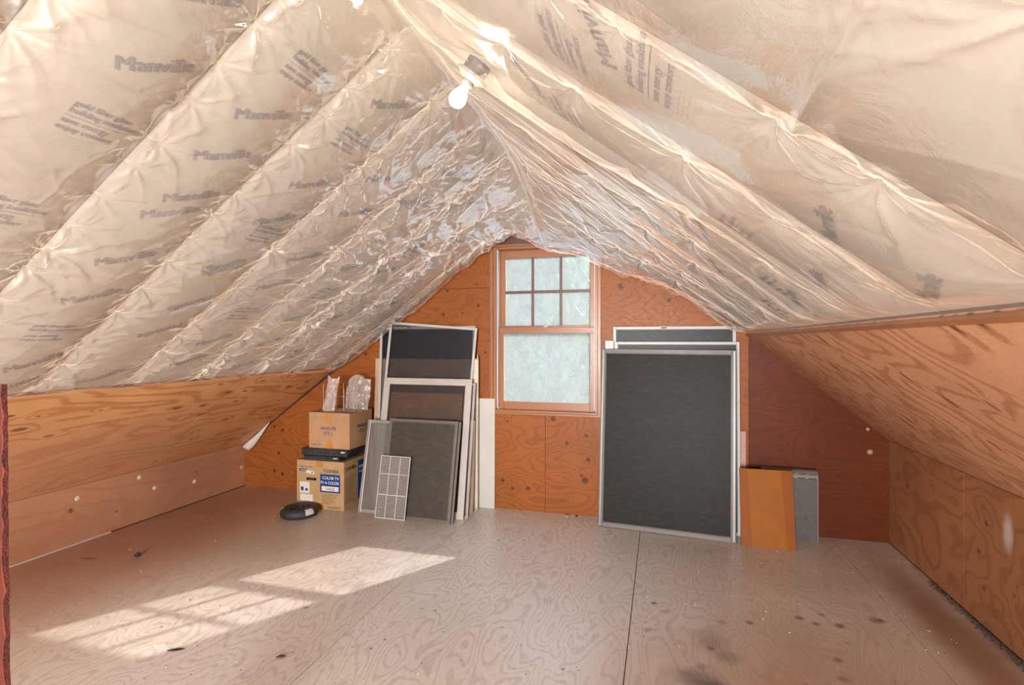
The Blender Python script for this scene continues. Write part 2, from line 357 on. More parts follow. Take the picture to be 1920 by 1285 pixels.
def put_text(name, items, mat, parent, mtx):
    """items: (body, x, y, size, bold, align); mtx maps the flat x,y sheet into the parent's space"""
    V, F = [], []
    for it in items:
        body, x, y, size, bold, align = it[:6]; sx = it[6] if len(it) > 6 else 1
        co, fs = text_mesh(body, bold, 0, align); b = len(V)
        V += [tuple(mtx @ Vector((x+c[0]*size*sx, y+c[1]*size, c[2]*size))) for c in co]; F += [tuple(i+b for i in f) for f in fs]
    me = bpy.data.meshes.new(name); me.from_pydata(V, [], F); return link(name, me, mat, parent)
def plane_mtx(origin, u, v):
    u = Vector(u).normalized(); v = Vector(v); v = (v-u*v.dot(u)).normalized(); n = u.cross(v)
    m = Matrix((u, v, n)).transposed().to_4x4(); m.translation = Vector(origin); return m

# ------------------------------------------------------------------ structure: floor
YB = 4.56; YR = -3.2; XL = -4.163; XR = 1.63
fl = tag(MB().box2((XL-.3, YR-.2, -.2), (XR+.3, YB+.2, -.024)).build('floor', M['dark']), kind='structure')
g = .0022
cols = [(XL, -2.96, [YR, -.1, 2.7-.35, YB]), (-2.96, -1.56, [YR, .2, 3.0+.9, YB]), (-1.56, -.16, [YR, -1.22, 1.58, 4.38, YB]), (-.16, 1.24, [YR, .555, 3.355, YB]), (1.24, XR, [YR, -.4, 2.2-.2, YB])]
for x0, x1, ys in cols:
    for y0, y1 in zip(ys, ys[1:]):
        MB().box2((x0+g, y0+g*.6, -.024), (x1-g, y1-g*.6, 0)).build('plywood_panel', M['floor_wood'], fl)
# ---- back wall
bw = empty('wall_back', (0, YB, 0)); tag(bw, kind='structure')
def back_panel(poly, name='plywood_panel', mat='back_wood', y=YB-.012, th=.012):
    o = MB().prism([(x, y, z) for x, z in poly], (0, 1, 0), th).build(name, M[mat]); o.parent = bw; o.location = (0, -YB, 0); return o
def zl(x): return .43+.735*(x-XL)
def zr(x): return .765+.80*(XR-x) if x > .65 else 1.55+.76*(.643-x)
e = .002
back_panel([(XL, 0), (-2.88, 0), (-2.88, .455), (-4.12, .455), (XL, .43)])
back_panel([(-2.88+e, 0), (-1.487, 0), (-1.487, .455), (-2.88+e, .455)])
back_panel([(-4.12, .455+e), (-1.487, .455+e), (-1.487, 1.98), (-2.06, 1.98), (-2.1, zl(-2.1)-.03)])
back_panel([(-2.04, 1.98+e*2), (-1.487, 1.98+e*2), (-1.487, zl(-1.487)+.05)])
back_panel([(-1.487+e, 0), (-.98, 0), (-.98, .846), (-1.487+e, .846)])
back_panel([(-.98+e*1.5, 0), (-.493, 0), (-.493, .846), (-.98+e*1.5, .846)])
back_panel([(-.493, 0), (.665, 0), (.665, zr(.665)+.02), (-.493, zr(-.493))])
back_panel([(.665+e, 0), (XR, 0), (XR, zr(XR)), (.665+e, zr(.665)+.02)], mat='back_wood_shaded')
back_panel([(-1.485, 2.362), (-.495, 2.362), (-.495, 2.42), (-.94, 2.78), (-1.485, 2.40)], mat='muntin')
# wall framing behind the panels, with the window opening
def slab(poly): MB().prism([(x, YB, z) for x, z in poly], (0, 1, 0), .13).build('wall_framing', M['dark'], bw).location = (0, -YB, 0)
slab([(XL-.2, -.1), (-1.43, -.1), (-1.43, 2.78), (-4.36, .62)]); slab([(-.51, -.1), (XR+.3, -.1), (XR+.3, .94), (-.51, 2.84)])
slab([(-1.43, -.1), (-.51, -.1), (-.51, .88), (-1.43, .88)]); slab([(-1.43, 2.335), (-.51, 2.335), (-.94, 2.95)]) ; slab([(-1.43, 2.335), (-.94, 2.95), (-1.43, 2.6)]); slab([(-.51, 2.335), (-.51, 2.6), (-.94, 2.95)])
# ---- knee walls
wl_ = empty('wall_left', (XL, 0, 0)); tag(wl_, kind='structure')
def in_parent(o, par):
    bpy.context.view_layer.update(); o.parent = par; o.matrix_parent_inverse = par.matrix_world.inverted(); return o
for y0, y1 in ((YR, 1.0), (1.0+e, YB-.012)):
    in_parent(MB().box2((XL-.012, y0, .006), (XL, y1, .428)).build('plywood_panel', M['knee_left_wood']), wl_)
in_parent(MB().box2((XL-.2, YR, -.1), (XL-.014, YB, .6)).build('wall_framing', M['dark']), wl_)
for y, z in ((2.905, .334), (3.527, .247), (3.39, .37), (3.93, .20), (4.5, .2)):
    in_parent(MB().lathe([(.018, 0), (.018, .002), (.014, .004)], 16, Matrix.Translation((XL-.001, y, z)) @ Matrix.Rotation(PI/2, 4, 'Y')).build('patch_plug', M['chip_pale']), wl_)
wr_ = empty('wall_right', (XR, 0, 0)); tag(wr_, kind='structure')
for y0, y1 in ((YR, .75), (.75+e, 3.538), (3.542, YB-.012)):
    in_parent(MB().box2((XR, y0, .004), (XR+.012, y1, .762)).build('plywood_panel', M['knee_right_wood']), wr_)
in_parent(MB().box2((XR+.014, YR, -.1), (XR+.2, YB, .975)).build('wall_framing', M['dark']), wr_)
# ---- plywood on the lower part of both slopes
cl = empty('ceiling_left', (-3.083, 0, 1.237)); tag(cl, kind='structure')
cr = empty('ceiling_right', (.643, 0, 1.555)); tag(cr, kind='structure')
nl = Vector((-.807, 0, 1.08)).normalized(); nr = Vector((.79, 0, .99)).normalized()
for y0, y1 in ((YR, .6), (.6+e, 3.388), (3.392, YB-.013)):
    in_parent(MB().prism([(XL, y0, .430), (-3.083, y0, 1.237), (-3.083, y1, 1.237), (XL, y1, .430)], nl, .012).build('plywood_panel', M['slope_left_wood']), cl)
for y0, y1 in ((YR, .1), (.1+e, 2.9), (2.9+e, YB-.013)):
    in_parent(MB().prism([(XR, y0, .765), (.643, y0, 1.555), (.643, y1, 1.555), (XR, y1, .765)], nr, .012).build('plywood_panel', M['slope_right_wood']), cr)
# roof sheathing over everything (keeps the sun out)
in_parent(MB().prism([(-4.5, YR-.2, .50), (-.9, YR-.2, 3.16), (-.9, YB+.16, 3.16), (-4.5, YB+.16, .50)], (-.59, 0, .8), .04).build('roof_sheathing', M['roof_black']), cl)
in_parent(MB().prism([(2.25, YR-.2, .662), (-.95, YR-.2, 3.2), (-.95, YB+.16, 3.2), (2.25, YB+.16, .662)], (.6, 0, .8), .04).build('roof_sheathing', M['roof_black']), cr)
# ---- unseen rear gable, its window opening set round the fill lamp
rw = empty('wall_rear_unseen', (0, YR, 0)); tag(rw, kind='structure')
def rslab(poly, nm='plywood_panel', m='back_wood'): in_parent(MB().prism([(x, YR, z) for x, z in poly], (0, -1, 0), .1).build(nm, M[m]), rw)
rslab([(-4.4, -.1), (-1.15, -.1), (-1.15, 3.0), (-4.4, .6)]); rslab([(.05, -.1), (1.93, -.1), (1.93, .94), (.05, 2.4)])
rslab([(-1.15, -.1), (.05, -.1), (.05, .68), (-1.15, .68)]); rslab([(-1.15, 1.88), (.05, 1.88), (.05, 2.4), (-.9, 3.15), (-1.15, 3.0)])

# ---- thin lath strips where film ends / gap at foot of walls
tag(MB().box2((XL, YR, 0), (XL+.010, 3.15, .007)).build('trim_1', M['offwhite']), kind='structure')
tag(MB().prism([(-3.075, YR, 1.226), (-3.058, YR, 1.239), (-3.066, YR, 1.25), (-3.083, YR, 1.237)], (0, 1, 0), YB-.02-YR).build('trim_2', M['rough_edge']), kind='structure')
tag(MB().prism([(.652, YR, 1.536), (.638, YR, 1.548), (.645, YR, 1.558), (.660, YR, 1.546)], (0, 1, 0), YB-.02-YR).build('trim_3', M['trim_wood']), kind='structure')

# ------------------------------------------------------------------ film and insulation
rng = np.random.RandomState(5)
T = rng.random_sample((256, 256))
def vn(x, y, sd=0):
    x = np.asarray(x, float)+sd*13.37; y = np.asarray(y, float)+sd*7.77
    xi = np.floor(x).astype(int); yi = np.floor(y).astype(int); fx = x-xi; fy = y-yi
    fx = fx*fx*fx*(fx*(fx*6-15)+10); fy = fy*fy*fy*(fy*(fy*6-15)+10)
    a = T[xi & 255, yi & 255]; b = T[(xi+1) & 255, yi & 255]; c = T[xi & 255, (yi+1) & 255]; d = T[(xi+1) & 255, (yi+1) & 255]
    return (a*(1-fx)+b*fx)*(1-fy)+(c*(1-fx)+d*fx)*fy
def fbm(x, y, o=4, sd=0, g=.5):
    r = 0; a = 1; t_ = 0
    for k in range(o): r = r+a*vn(x*2**k, y*2**k, sd+k); t_ += a; a *= g
    return r/t_
def ridged(x, y, o=3, sd=0):
    r = 0; a = 1; t_ = 0
    for k in range(o): r = r+a*(1-np.abs(2*vn(x*2**k, y*2**k, sd+k)-1))**2; t_ += a; a *= .5
    return r/t_
def sstep(t_): t_ = np.clip(t_, 0, 1); return t_*t_*(3-2*t_)
edge_x = [-3.083, -2.987, -2.249, -1.77, -1.465, -1.268, -1.146, -1.027, -.792, -.678, -.565, -.488, -.256, -.063, .207, .605, .66]
edge_z = [1.20, 1.262, 1.773, 2.139, 2.347, 2.435, 2.401, 2.325, 2.270, 2.245, 2.195, 2.135, 2.067, 1.99, 1.866, 1.584, 1.545]
def base_z(X, Y):
    a = 3.448+.725*X; b = 2.05-.763*X; k = .07
    h = np.clip(.5+.5*(b-a)/k, 0, 1); z = b*(1-h)+a*h-k*h*(1-h)
    e_ = np.interp(X, edge_x, edge_z)
    w = sstep((Y-2.9)/1.6)**1.6
    return z*(1-w)+e_*w
RL = [.47, .95, 1.43, 1.91, 2.39, 2.87, 3.35, 3.83, 4.31]
RR = [.10, .57, 1.04, 1.51, 1.98, 2.45, 2.92, 3.39, 3.86, 4.33]
def bay(Y, R, s0):
    lo = R[0]; st = R[1]-R[0]; u = ((Y-lo)/st) % 1.0; return u, st
def pillow(X, Y, left, shift=0, soft=0):
    R = RL if left else RR; u, st = bay(Y+shift, R, 0)
    amp = .032 if left else .020
    n = fbm(X*2.1, np.floor((Y+shift-R[0])/st)*3.3, 2, 11 if left else 23)
    return amp*(np.sin(PI*u)**((.5 if left else .8)+soft))*(.55+.9*n)
def wrinkle(X, Y, left, seed):
    rr = np.random.RandomState(seed); R = RL if left else RR
    S = (X+.94)*(1.235 if left else 1.258)   # arc length across the slope
    s1 = S[:, 0]; y1 = Y[0]; D = np.zeros_like(X)
    def win(s, y, r):
        a, b = np.searchsorted(s1, [s-r, s+r]); c, d = np.searchsorted(y1, [y-r, y+r]); return slice(a, b), slice(c, d)
    smin, smax = s1[0], s1[-1]
    staples = []; SH = np.zeros_like(X)
    for y in R:
        if y < .4: continue
        s = smin+rr.uniform(.02, .12)
        while s < smax-.03:
            st_ = rr.uniform(.10, .20) if left else rr.uniform(.18, .42)
            staples.append((s, y+rr.normal(0, .008), rr.uniform(.5, 1.3)))
            a, b = np.searchsorted(s1, [s, s+st_]); c, d = np.searchsorted(y1, [y-.22, y+.22])
            if b > a and d > c:
                tt = (s1[a:b]-s)/st_; SH[a:b, c:d] += ((.042 if left else .015)*rr.uniform(.5, 1.5)*(np.sin(PI*tt)**.8)[:, None]*np.exp(-((Y[a:b, c:d]-y)/.09)**2))
            s += st_
    for (s, y, q) in staples:
        nearback = sstep((y-1.6)/2.0); R0 = (.10+.08*rr.random_sample())*(1 if left else 1.1)*(1+.5*nearback)
        A = (.0075 if left else .005)*q*(1+.9*nearback)
        w = win(s, y, R0*3.2); ds = S[w]-s; dy = Y[w]-y
        if ds.size == 0: continue
        r = np.hypot(ds, dy)+1e-6; th = np.arctan2(dy, ds)
        th = th+.55*(fbm(ds*6+5, dy*6+5, 2, seed+3)-.5)
        n1, n2 = rr.randint(4, 8), rr.randint(8, 13); p1, p2 = rr.uniform(0, 6.3, 2)
        rad = (1-np.abs(np.sin(th*n1/2+p1)))**2.2*1.2+(1-np.abs(np.sin(th*n2/2+p2)))**1.8*.5-.35
        D[w] += A*rad*np.exp(-(r/R0)**1.4)*sstep(r/.025)
        D[w] -= .016*q*np.exp(-(r/.035)**1.1)
    # tension creases: long sharp folds
    nseg = 210 if left else 150
    for i in range(nseg):
        if rr.random_sample() < .62 and staples:
            k = staples[rr.randint(len(staples))]; s0, y0 = k[0], k[1]
        else: s0, y0 = rr.uniform(smin, smax), rr.uniform(.6, 4.4)
        back = sstep((y0-1.7)/1.8)
        L = rr.uniform(.10, .45)*(1+.4*back)
        if left: a = rr.choice([rr.normal(0, .35), rr.normal(1.2, .5), rr.normal(2.3, .4)])
        else: a = rr.normal(.0, .30)+(0 if rr.random_sample() < .5 else -.45)
        ux, uy = math.cos(a), math.sin(a)
        if rr.random_sample() < .5: ux, uy = -ux, -uy
        wd = rr.uniform(.007, .02)*(1.4 if rr.random_sample() < .3 else 1); A = rr.uniform(.002, .0075)*(.45+1.1*back)*(1 if rr.random_sample() < .8 else -1)
        w = win(s0+ux*L/2, y0+uy*L/2, L*.62+.05); ds = S[w]-s0; dy = Y[w]-y0
        if ds.size == 0: continue
        t_ = (ds*ux+dy*uy)/L; n = -ds*uy+dy*ux; n = n+.02*(vn(t_*3+i, t_*0+i*1.7, 4)-.5)*2
        env = np.clip(np.sin(PI*np.clip(t_, 0, 1)), 0, 1)**.6
        D[w] += A*env*np.exp(-np.abs(n/wd)**1.5)*(1-.35*np.sign(n)*np.exp(-np.abs(n)/wd))
    return D, S, SH
def fold_lines(S, Y, left):
    D = 0
    for s, y0, y1, a in ([(-1.02, .5, 2.6, 1), (-.62, .5, 2.2, .8), (-1.62, .5, 2.2, .9), (-.34, .8, 3.6, .7), (-1.95, 1.5, 3.3, .6), (-1.28, 1.6, 3.9, .7), (-.86, 2.2, 4.2, .8), (-2.25, .8, 2.2, .8)] if left else
                        [(1.47, .45, 1.05, 3.5), (1.16, 1.04, 2.2, .7), (.62, 1.1, 3.2, .6), (1.65, 1.2, 2.1, .5), (.9, 1.9, 3.6, .6), (.3, 1.2, 2.6, .5)]):
        n = (S-s+.025*(vn(Y*2.2, Y*0+s*9, 2)-.5))
        D = D+.0022*a*np.exp(-np.abs(n/(.005 if a < 3 else .009))**1.3)*sstep((Y-y0)/.1)*sstep((y1-Y)/.1)
    return D
def film(left, name):
    xs = np.linspace(-3.075, -.935, 395) if left else np.linspace(-.945, .642, 350)
    ys = np.concatenate([np.linspace(-3.18, .45, 36)[:-1], np.linspace(.45, 4.5, 760)])
    X, Y = np.meshgrid(xs, ys, indexing='ij'); n, m = X.shape
    D, S, SH = wrinkle(X, Y, left, 21 if left else 64)
    P = pillow(X, Y, left, SH+.07*(fbm(S*1.3, Y*1.1, 2, 90)-.5), .3)*(1-.5*sstep((Y-1.9)/1.2))
    back = sstep((Y-1.8)/2.2); edgef = np.clip((X+3.075)/.10, 0, 1) if left else np.clip((.642-X)/.10, 0, 1); edgef = sstep(edgef)
    ridge = np.exp(-(S/.35)**2)
    D = D*(1.45 if left else 1.25)+fold_lines(S, Y, left)
    D = D+.010*(fbm(S*2.5, Y*2.5, 3, 41)-.5)+(.004+.012*back)*(fbm(S*5, Y*6, 3, 42)-.5)
    if left:
        D = D+(.0012+.0045*back)*(ridged(S*2.2+Y*1.2, Y*9-S*3, 3, 50)-.4)
        D = D+.003*(1-back)*(ridged(S*6-Y*2, Y*10+S*4, 2, 55)-.4)*fbm(S*1.5, Y*1.5, 2, 56)
        D = D+(.024*ridge*sstep((Y-1.8)/1.0))*(ridged(S*2, Y*7, 3, 51)-.3)
    else:
        # long streaks running down the slope, tighter towards the gable
        st = ridged(S*.9+Y*1.5, Y*13-S*3.0, 3, 60)-.4; mask = sstep((Y-1.15)/.8)
        D = D+(.0030+.0085*sstep((Y-2.6)/1.2))*st*mask
        D = D+.014*mask*(ridged(S*.5+Y*.7, Y*4.2-S*1.3, 2, 61)-.4)*sstep((S+.1)/.3)
        D = D+.045*sstep((Y-3.2)/1.0)*(ridged(S*1.4, Y*3.0+S*1.0, 2, 66)-.35)*sstep((4.5-Y)/.12+.35)
        D = D+.0012*(1-mask)*(ridged(S*3, Y*6+S*2, 2, 62)-.4)
        # smooth rolled bulge by the lamp
        D = D+.045*np.exp(-((Y-1.75-.10*S)/.12)**2)*sstep((S-.15)/.25)*sstep((1.5-S)/.8)
    D = (D+P+.022)*edgef
    D = D*(1-.75*sstep((Y-4.42)/.08))
    rb = np.exp(-(S/.07)**2); D = D*(1-rb)+.03*rb
    D = D*(1-.92*np.exp(-(((X+.665)**2+(Y-1.895)**2)/.105**2)**2))
    D = D+.02*sstep((Y-4.1)/.3)*(ridged(X*7, Y*1.2, 2, 70)-.3)*edgef
    nx = np.tanh(-(X+.94)/.08); nz = -.80*np.ones_like(X); nxx = nx*.60
    Xo = X+D*nxx; Zo = base_z(X, Y)+D*nz
    Yo = Y+(.035*(fbm(X*9, X*0+3, 3, 80)-.5)-.0)*sstep((Y-4.3)/.2)
    V = np.stack([Xo, Yo, Zo], -1).reshape(-1, 3)
    idx = np.arange(n*m).reshape(n, m)
    q = np.stack([idx[:-1, :-1], idx[1:, :-1], idx[1:, 1:], idx[:-1, 1:]], -1).reshape(-1, 4)
    if not left:   # the sheet is slit round the lamp's metal box
        xm = X[:-1, :-1].ravel(); ym = Y[:-1, :-1].ravel(); q = q[((xm+.690)/.088)**2+((ym-1.845)/.125)**2 > 1+.25*vn(xm*40, ym*40, 5)]
    me = bpy.data.meshes.new(name); me.vertices.add(n*m); me.vertices.foreach_set('co', V.ravel())
    me.loops.add(q.size); me.loops.foreach_set('vertex_index', q.ravel()); me.polygons.add(len(q))
    me.polygons.foreach_set('loop_start', np.arange(0, q.size, 4)); me.polygons.foreach_set('loop_total', np.full(len(q), 4))
    me.update(calc_edges=True); me.validate()
    if me.polygons[0].normal.z > 0: me.flip_normals()
    return link(name, me, M['film'], None, True)
fL = film(True, 'plastic_sheet'); tag(fL, 'clear crinkled plastic sheeting stapled over the left roof slope, closely puckered in short scallops', 'plastic sheet')
fR = film(False, 'plastic_sheet'); tag(fR, 'clear shiny plastic sheeting over the right slope, long streaky folds drooping at the window', 'plastic sheet')

# insulation batts: one per bay, each with its own paper facing and print
def batt_point(X, Y, left):
    X = np.asarray(X, float); Y = np.asarray(Y, float)
    D = pillow(X, Y, left)*(1-.6*sstep((Y-1.9)/1.2))-.002
    D = D*sstep(np.clip((X+3.075)/.10, 0, 1) if left else np.clip((.642-X)/.10, 0, 1))-.014
    rb = np.exp(-((X+.94)/.06)**2); D = D*(1-rb)-.01*rb
    D = D-.045*np.exp(-(((X+.665)**2+(Y-1.895)**2)/.12**2)**2)
    nx = np.where(X < -.94, .60, -.60)
    k = .07; a = 3.448+.725*X; b = 2.05-.763*X
    h = np.clip(.5+.5*(b-a)/k, 0, 1); z = b*(1-h)+a*h-k*h*(1-h)
    # batts follow the film part of the way where it droops at the gable
    w = sstep((Y-2.9)/1.6)**1.6; z = z*(1-w)+(np.interp(X, edge_x, edge_z)+.015)*w
    return X+D*nx, Y, z-.80*D
def batt(left, y0, y1, prints):
    xs = np.linspace(-3.07, -.938, 44) if left else np.linspace(-.942, .64, 34); ys = np.linspace(y0, y1, 17)
    X, Y = np.meshgrid(xs, ys, indexing='ij'); n, m = X.shape; A = batt_point(X, Y, left); V = np.stack(A, -1).reshape(-1, 3)
    idx = np.arange(n*m).reshape(n, m); q = np.stack([idx[:-1, :-1], idx[1:, :-1], idx[1:, 1:], idx[:-1, 1:]], -1).reshape(-1, 4)
    me = bpy.data.meshes.new('insulation_batt'); me.from_pydata(V.tolist(), [], q.tolist())
    o = in_parent(link('insulation_batt', me, M['kraft'], None, True), cl if left else cr)
    Vp, Fp = [], []
    for (body, x, y, ang, size, bold, al) in prints:
        co, fs = text_mesh(body, bold, 0, al, .92 if bold > .02 else 1); b = len(Vp)
        if not len(co): continue
        k = 1.235 if left else 1.258
        cx = co[:, 0]*size; cy = co[:, 1]*size; c_, s_ = math.cos(ang), math.sin(ang)
        # sheet axes: right = +Y (left slope) ; up = towards the ridge
        if left: yy = y+cx*c_-cy*s_; ss = (x+.94)*k+cx*s_+cy*c_; xx = ss/k-.94
        else: yy = y-(cx*c_-cy*s_); ss = (x+.94)*k-(cx*s_+cy*c_); xx = ss/k-.94
        yy = np.clip(yy, y0+.004, y1-.004)
        px, py, pz = batt_point(xx, yy, left); off = .0015+co[:, 2]*size
        px = px+off*(.60 if left else -.60); pz = pz-.8*off
        Vp += np.stack([px, py, pz], -1).tolist(); Fp += [tuple(i+b for i in f) for f in fs]
    if Vp:
        me = bpy.data.meshes.new('printing'); me.from_pydata(Vp, [], Fp); p = link('printing', me, M['print']); bpy.context.view_layer.update()
        p.parent = o; p.matrix_parent_inverse = o.matrix_world.inverted()
    return o
MV = 'Manville'
def block(x, y, ang=0, size=.030):
    """the four-line slogan with rules"""
    out = []; r = 0
    lines = [('gold fiber glass', 0), ('building insulation', -1.0), ('_____________', -1.35), ('save energy', -2.4), ('enjoy comfort', -3.35)]
    for s, k in lines:
        out.append((s, x+k*size/1.24*(1 if True else 1)*math.cos(ang), y-(-k*size)*math.sin(ang)*0, ang, size, .012, 'LEFT'))
    for j in range(4): out.append(('. . . . . . . . . . . . . .', x-(4.1+j*.42)*size/1.24, y+.03, ang, size*.55, .01, 'LEFT'))
    return out
AN = math.atan2(.105, .19)
mvL = [(-1.56, 1.177), (-1.532, 1.603), (-1.721, 1.60), (-1.69, 2.096), (-1.736, 2.565), (-2.242, 1.617), (-1.903, 2.11), (-1.912, 1.64), (-2.002, 1.62),
       (-2.454, 1.634), (-2.066, 2.561), (-2.859, 1.668), (-2.912, 2.558), (-2.28, 2.568), (-2.732, 2.58), (-3.008, 2.087), (-1.251, 2.075),
       (-1.519, 2.50), (-1.346, 1.15), (-1.559, 2.90), (-2.03, 3.42), (-1.30, 3.0), (-2.45, 1.1), (-2.2, 2.1), (-1.8, 3.45), (-2.5, 3.45), (-1.35, 3.5), (-2.3, 3.92), (-1.6, 3.95)]
mvLr = [(-2.108, 2.31), (-2.338, 2.32), (-2.537, 2.32), (-2.389, 3.27), (-2.633, 3.27), (-2.862, 3.28), (-1.932, 3.25), (-2.7, 3.78), (-2.9, 1.85)]
blL = [(-1.694, 1.165), (-1.25, 1.60), (-1.36, 2.06), (-2.58, 1.61), (-1.90, 2.15), (-2.42, 2.58), (-1.46, 3.0), (-2.2, 3.07), (-2.8, 3.5), (-2.05, 1.12), (-1.75, 3.52)]
for y0, y1 in zip(RL[:-1], RL[1:]):
    pr = []
    for x, y in mvL:
        if y0 <= y < y1: pr.append((MV, x, max(y, y0+.03), AN, .070, .020, 'LEFT'))
    for x, y in mvLr:
        if y0 <= y-.1 < y1: pr.append((MV, x, min(y, y1-.03), PI+AN, .070, .020, 'LEFT'))
    for x, y in blL:
        if y0 <= y < y1: pr += block(x, max(y, y0+.03))
    batt(True, y0+.0008, y1-.0008, pr)
batt(True, 4.316, 4.49, [])
mvR = [(.419, 1.479), (.523, 1.955), (.62, 1.49), (-.09, 1.22), (-.376, 1.80), (.201, 2.30), (.55, 2.40), (.30, 2.85), (-.3, 2.42), (.05, 2.87)]
blR = [(-.26, 1.36), (-.06, 1.26), (-.35, 1.92), (.40, 2.40), (.2, 1.94), (.48, 2.86)]
for y0, y1 in zip(RR[:-1], RR[1:]):
    pr = []
    for x, y in mvR:
        if y0 <= y-.05 < y1: pr.append((MV, x, min(y, y1-.03), AN*.75, .070, .020, 'LEFT'))
    for x, y in blR:
        if y0 <= y-.05 < y1: pr += [(b_[0], 2*x-b_[1], min(y, y1-.03), *b_[3:]) for b_ in block(x, y)]
    batt(False, y0+.0008, y1-.0008, pr)
batt(False, 4.336, 4.49, [])

# ------------------------------------------------------------------ window
wd = empty('window_1', (-1.0, 4.60, .87)); tag(wd, kind='structure')
def wpart(name, mat, a, b, bev=.003, par=None):
    o = MB().box2(a, b, bevel=bev).build(name, M[mat]); return in_parent(o, par or wd)
# casing
wpart('side_casing', 'trim_wood', (-1.487, 4.535, .86), (-1.455, 4.56, 2.36)); wpart('side_casing', 'trim_wood', (-.523, 4.535, .86), (-.493, 4.56, 2.36))
wpart('head_casing', 'trim_wood_h', (-1.487, 4.533, 2.345), (-.493, 4.56, 2.362))
wpart('side_jamb', 'trim_wood', (-1.455, 4.542, .885), (-1.425, 4.68, 2.345)); wpart('side_jamb', 'trim_wood', (-.545, 4.542, .885), (-.523, 4.68, 2.345))
wpart('head_jamb', 'trim_wood_h', (-1.425, 4.545, 2.322), (-.545, 4.68, 2.345))
wpart('vinyl_track', 'whiteboard', (-1.425, 4.556, .9), (-1.413, 4.67, 2.322), .001); wpart('vinyl_track', 'whiteboard', (-.553, 4.556, .9), (-.545, 4.67, 2.322), .001)
wpart('sill', 'trim_wood_h', (-1.455, 4.535, .868), (-.523, 4.70, .888)); wpart('apron', 'trim_wood_h', (-1.487, 4.536, .848), (-.493, 4.562, .868))
us = empty('upper_sash', (-1, 4.64, 1.6)); in_parent(us, wd)
ls = empty('lower_sash', (-1, 4.60, .9)); in_parent(ls, wd)
yu0, yu1 = 4.625, 4.655
wpart('sash_stile', 'trim_wood', (-1.413, yu0, 1.58), (-1.364, yu1, 2.322), par=us); wpart('sash_stile', 'trim_wood', (-.598, yu0, 1.58), (-.553, yu1, 2.322), par=us)
wpart('top_rail', 'trim_wood_h', (-1.364, yu0, 2.248), (-.598, yu1, 2.322), par=us); wpart('meeting_rail', 'trim_wood_h', (-1.364, yu0, 1.585), (-.598, yu1, 1.64), par=us)
mx1, mx2, mz = -1.109, -.853, 1.943
for x in (mx1, mx2): wpart('muntin', 'muntin', (x-.011, yu0+.004, 1.64), (x+.011, yu1-.004, 2.248), .003, us)
for a, b in ((-1.364, mx1-.011), (mx1+.011, mx2-.011), (mx2+.011, -.598)): wpart('muntin', 'muntin', (a, yu0+.004, mz-.011), (b, yu1-.004, mz+.011), .003, us)
for a, b in ((-1.364, mx1-.011), (mx1+.011, mx2-.011), (mx2+.011, -.598)):
    for c, d in ((1.64, mz-.011), (mz+.011, 2.248)):
        wpart('pane', 'pane', (a, 4.639, c), (b, 4.641, d), 0, us)
yl0, yl1 = 4.585, 4.62
wpart('sash_stile', 'trim_wood', (-1.413, yl0, .888), (-1.371, yl1, 1.622), par=ls); wpart('sash_stile', 'trim_wood', (-.594, yl0, .888), (-.553, yl1, 1.622), par=ls)
wpart('bottom_rail', 'trim_wood_h', (-1.371, yl0, .888), (-.594, yl1, .958), par=ls); wpart('meeting_rail', 'trim_wood_h', (-1.413, yl0-.004, 1.568), (-.553, yl1, 1.622), par=ls)
wpart('pane', 'pane', (-1.371, 4.602, .958), (-.594, 4.604, 1.568), 0, ls)
lk = MB(); lk.box((-.985, 4.605, 1.626), (.05, .018, .008), bevel=.002); lk.cyl((-.985, 4.605, 1.63), (-.985, 4.605, 1.643), .010); lk.box((-.972, 4.597, 1.64), (.045, .009, .006), bevel=.002)
in_parent(lk.build('sash_lock', M['chrome']), ls)

# ------------------------------------------------------------------ outside
gd = tag(MB().box2((-60, 4.9, -3.2), (60, 90, -3.0)).build('ground', M['white_ground']), kind='structure')
def tree(x, y, h, r, lm, n, label, sd, z0=-3.0, conifer=False):
    rr = np.random.RandomState(sd); root = empty('tree', (x, y, z0)); tag(root, label, 'tree', None)
    MB().cyl((0, 0, 0), (0, 0, h*.85), .16, .04, 10).build('trunk', M['bark'], root)
    V, F = [], []
    for i in range(int(n*2.2)):
        zz = rr.uniform(.18, 1)*h; env = (1-(zz/h))*1.2 if conifer else math.sqrt(max(.02, 1-((zz/h-.6)/.45)**2)); a = rr.uniform(0, 2*PI); q = r*env*math.sqrt(rr.uniform(.15, 1))
        c = Vector((q*math.cos(a), q*math.sin(a), zz)); s = rr.uniform(.07, .20); R_ = Euler(rr.uniform(0, 6.3, 3)).to_matrix(); b = len(V)
        V += [tuple(c+R_ @ Vector(p)*s) for p in ((-1, 0, 0), (0, -.5, .1), (1, 0, 0), (0, .5, .1))]; F.append((b, b+1, b+2, b+3))
    me = bpy.data.meshes.new('foliage'); me.from_pydata(V, [], F); o = link('foliage', me, M[lm], root); o['kind'] = 'stuff'
tree(-3.2, 13.0, 8.0, 1.9, 'leaf_green', 6000, 'green tree outside beyond the hazy window, nearest to the glass on the left', 1)
tree(-5.4, 15.5, 9.5, 2.3, 'leaf_dark', 6000, 'dark tree outside filling the left panes', 2, conifer=True)
tree(-1.7, 16.0, 8.5, 2.0, 'leaf_yellow', 5000, 'yellowish tree outside seen through the right panes', 3)
tree(.4, 17.5, 8.8, 2.5, 'leaf_green', 6000, 'green tree outside furthest to the right, mostly hidden by the window casing', 7)
tree(-1.6, 25.0, 10.5, 3.4, 'leaf_dark', 7000, 'far dark tree outside behind the yellowish tree', 8)
tree(-4.0, 21.0, 10.5, 3.2, 'leaf_dark', 7000, 'far dark tree behind the green tree outside', 4)
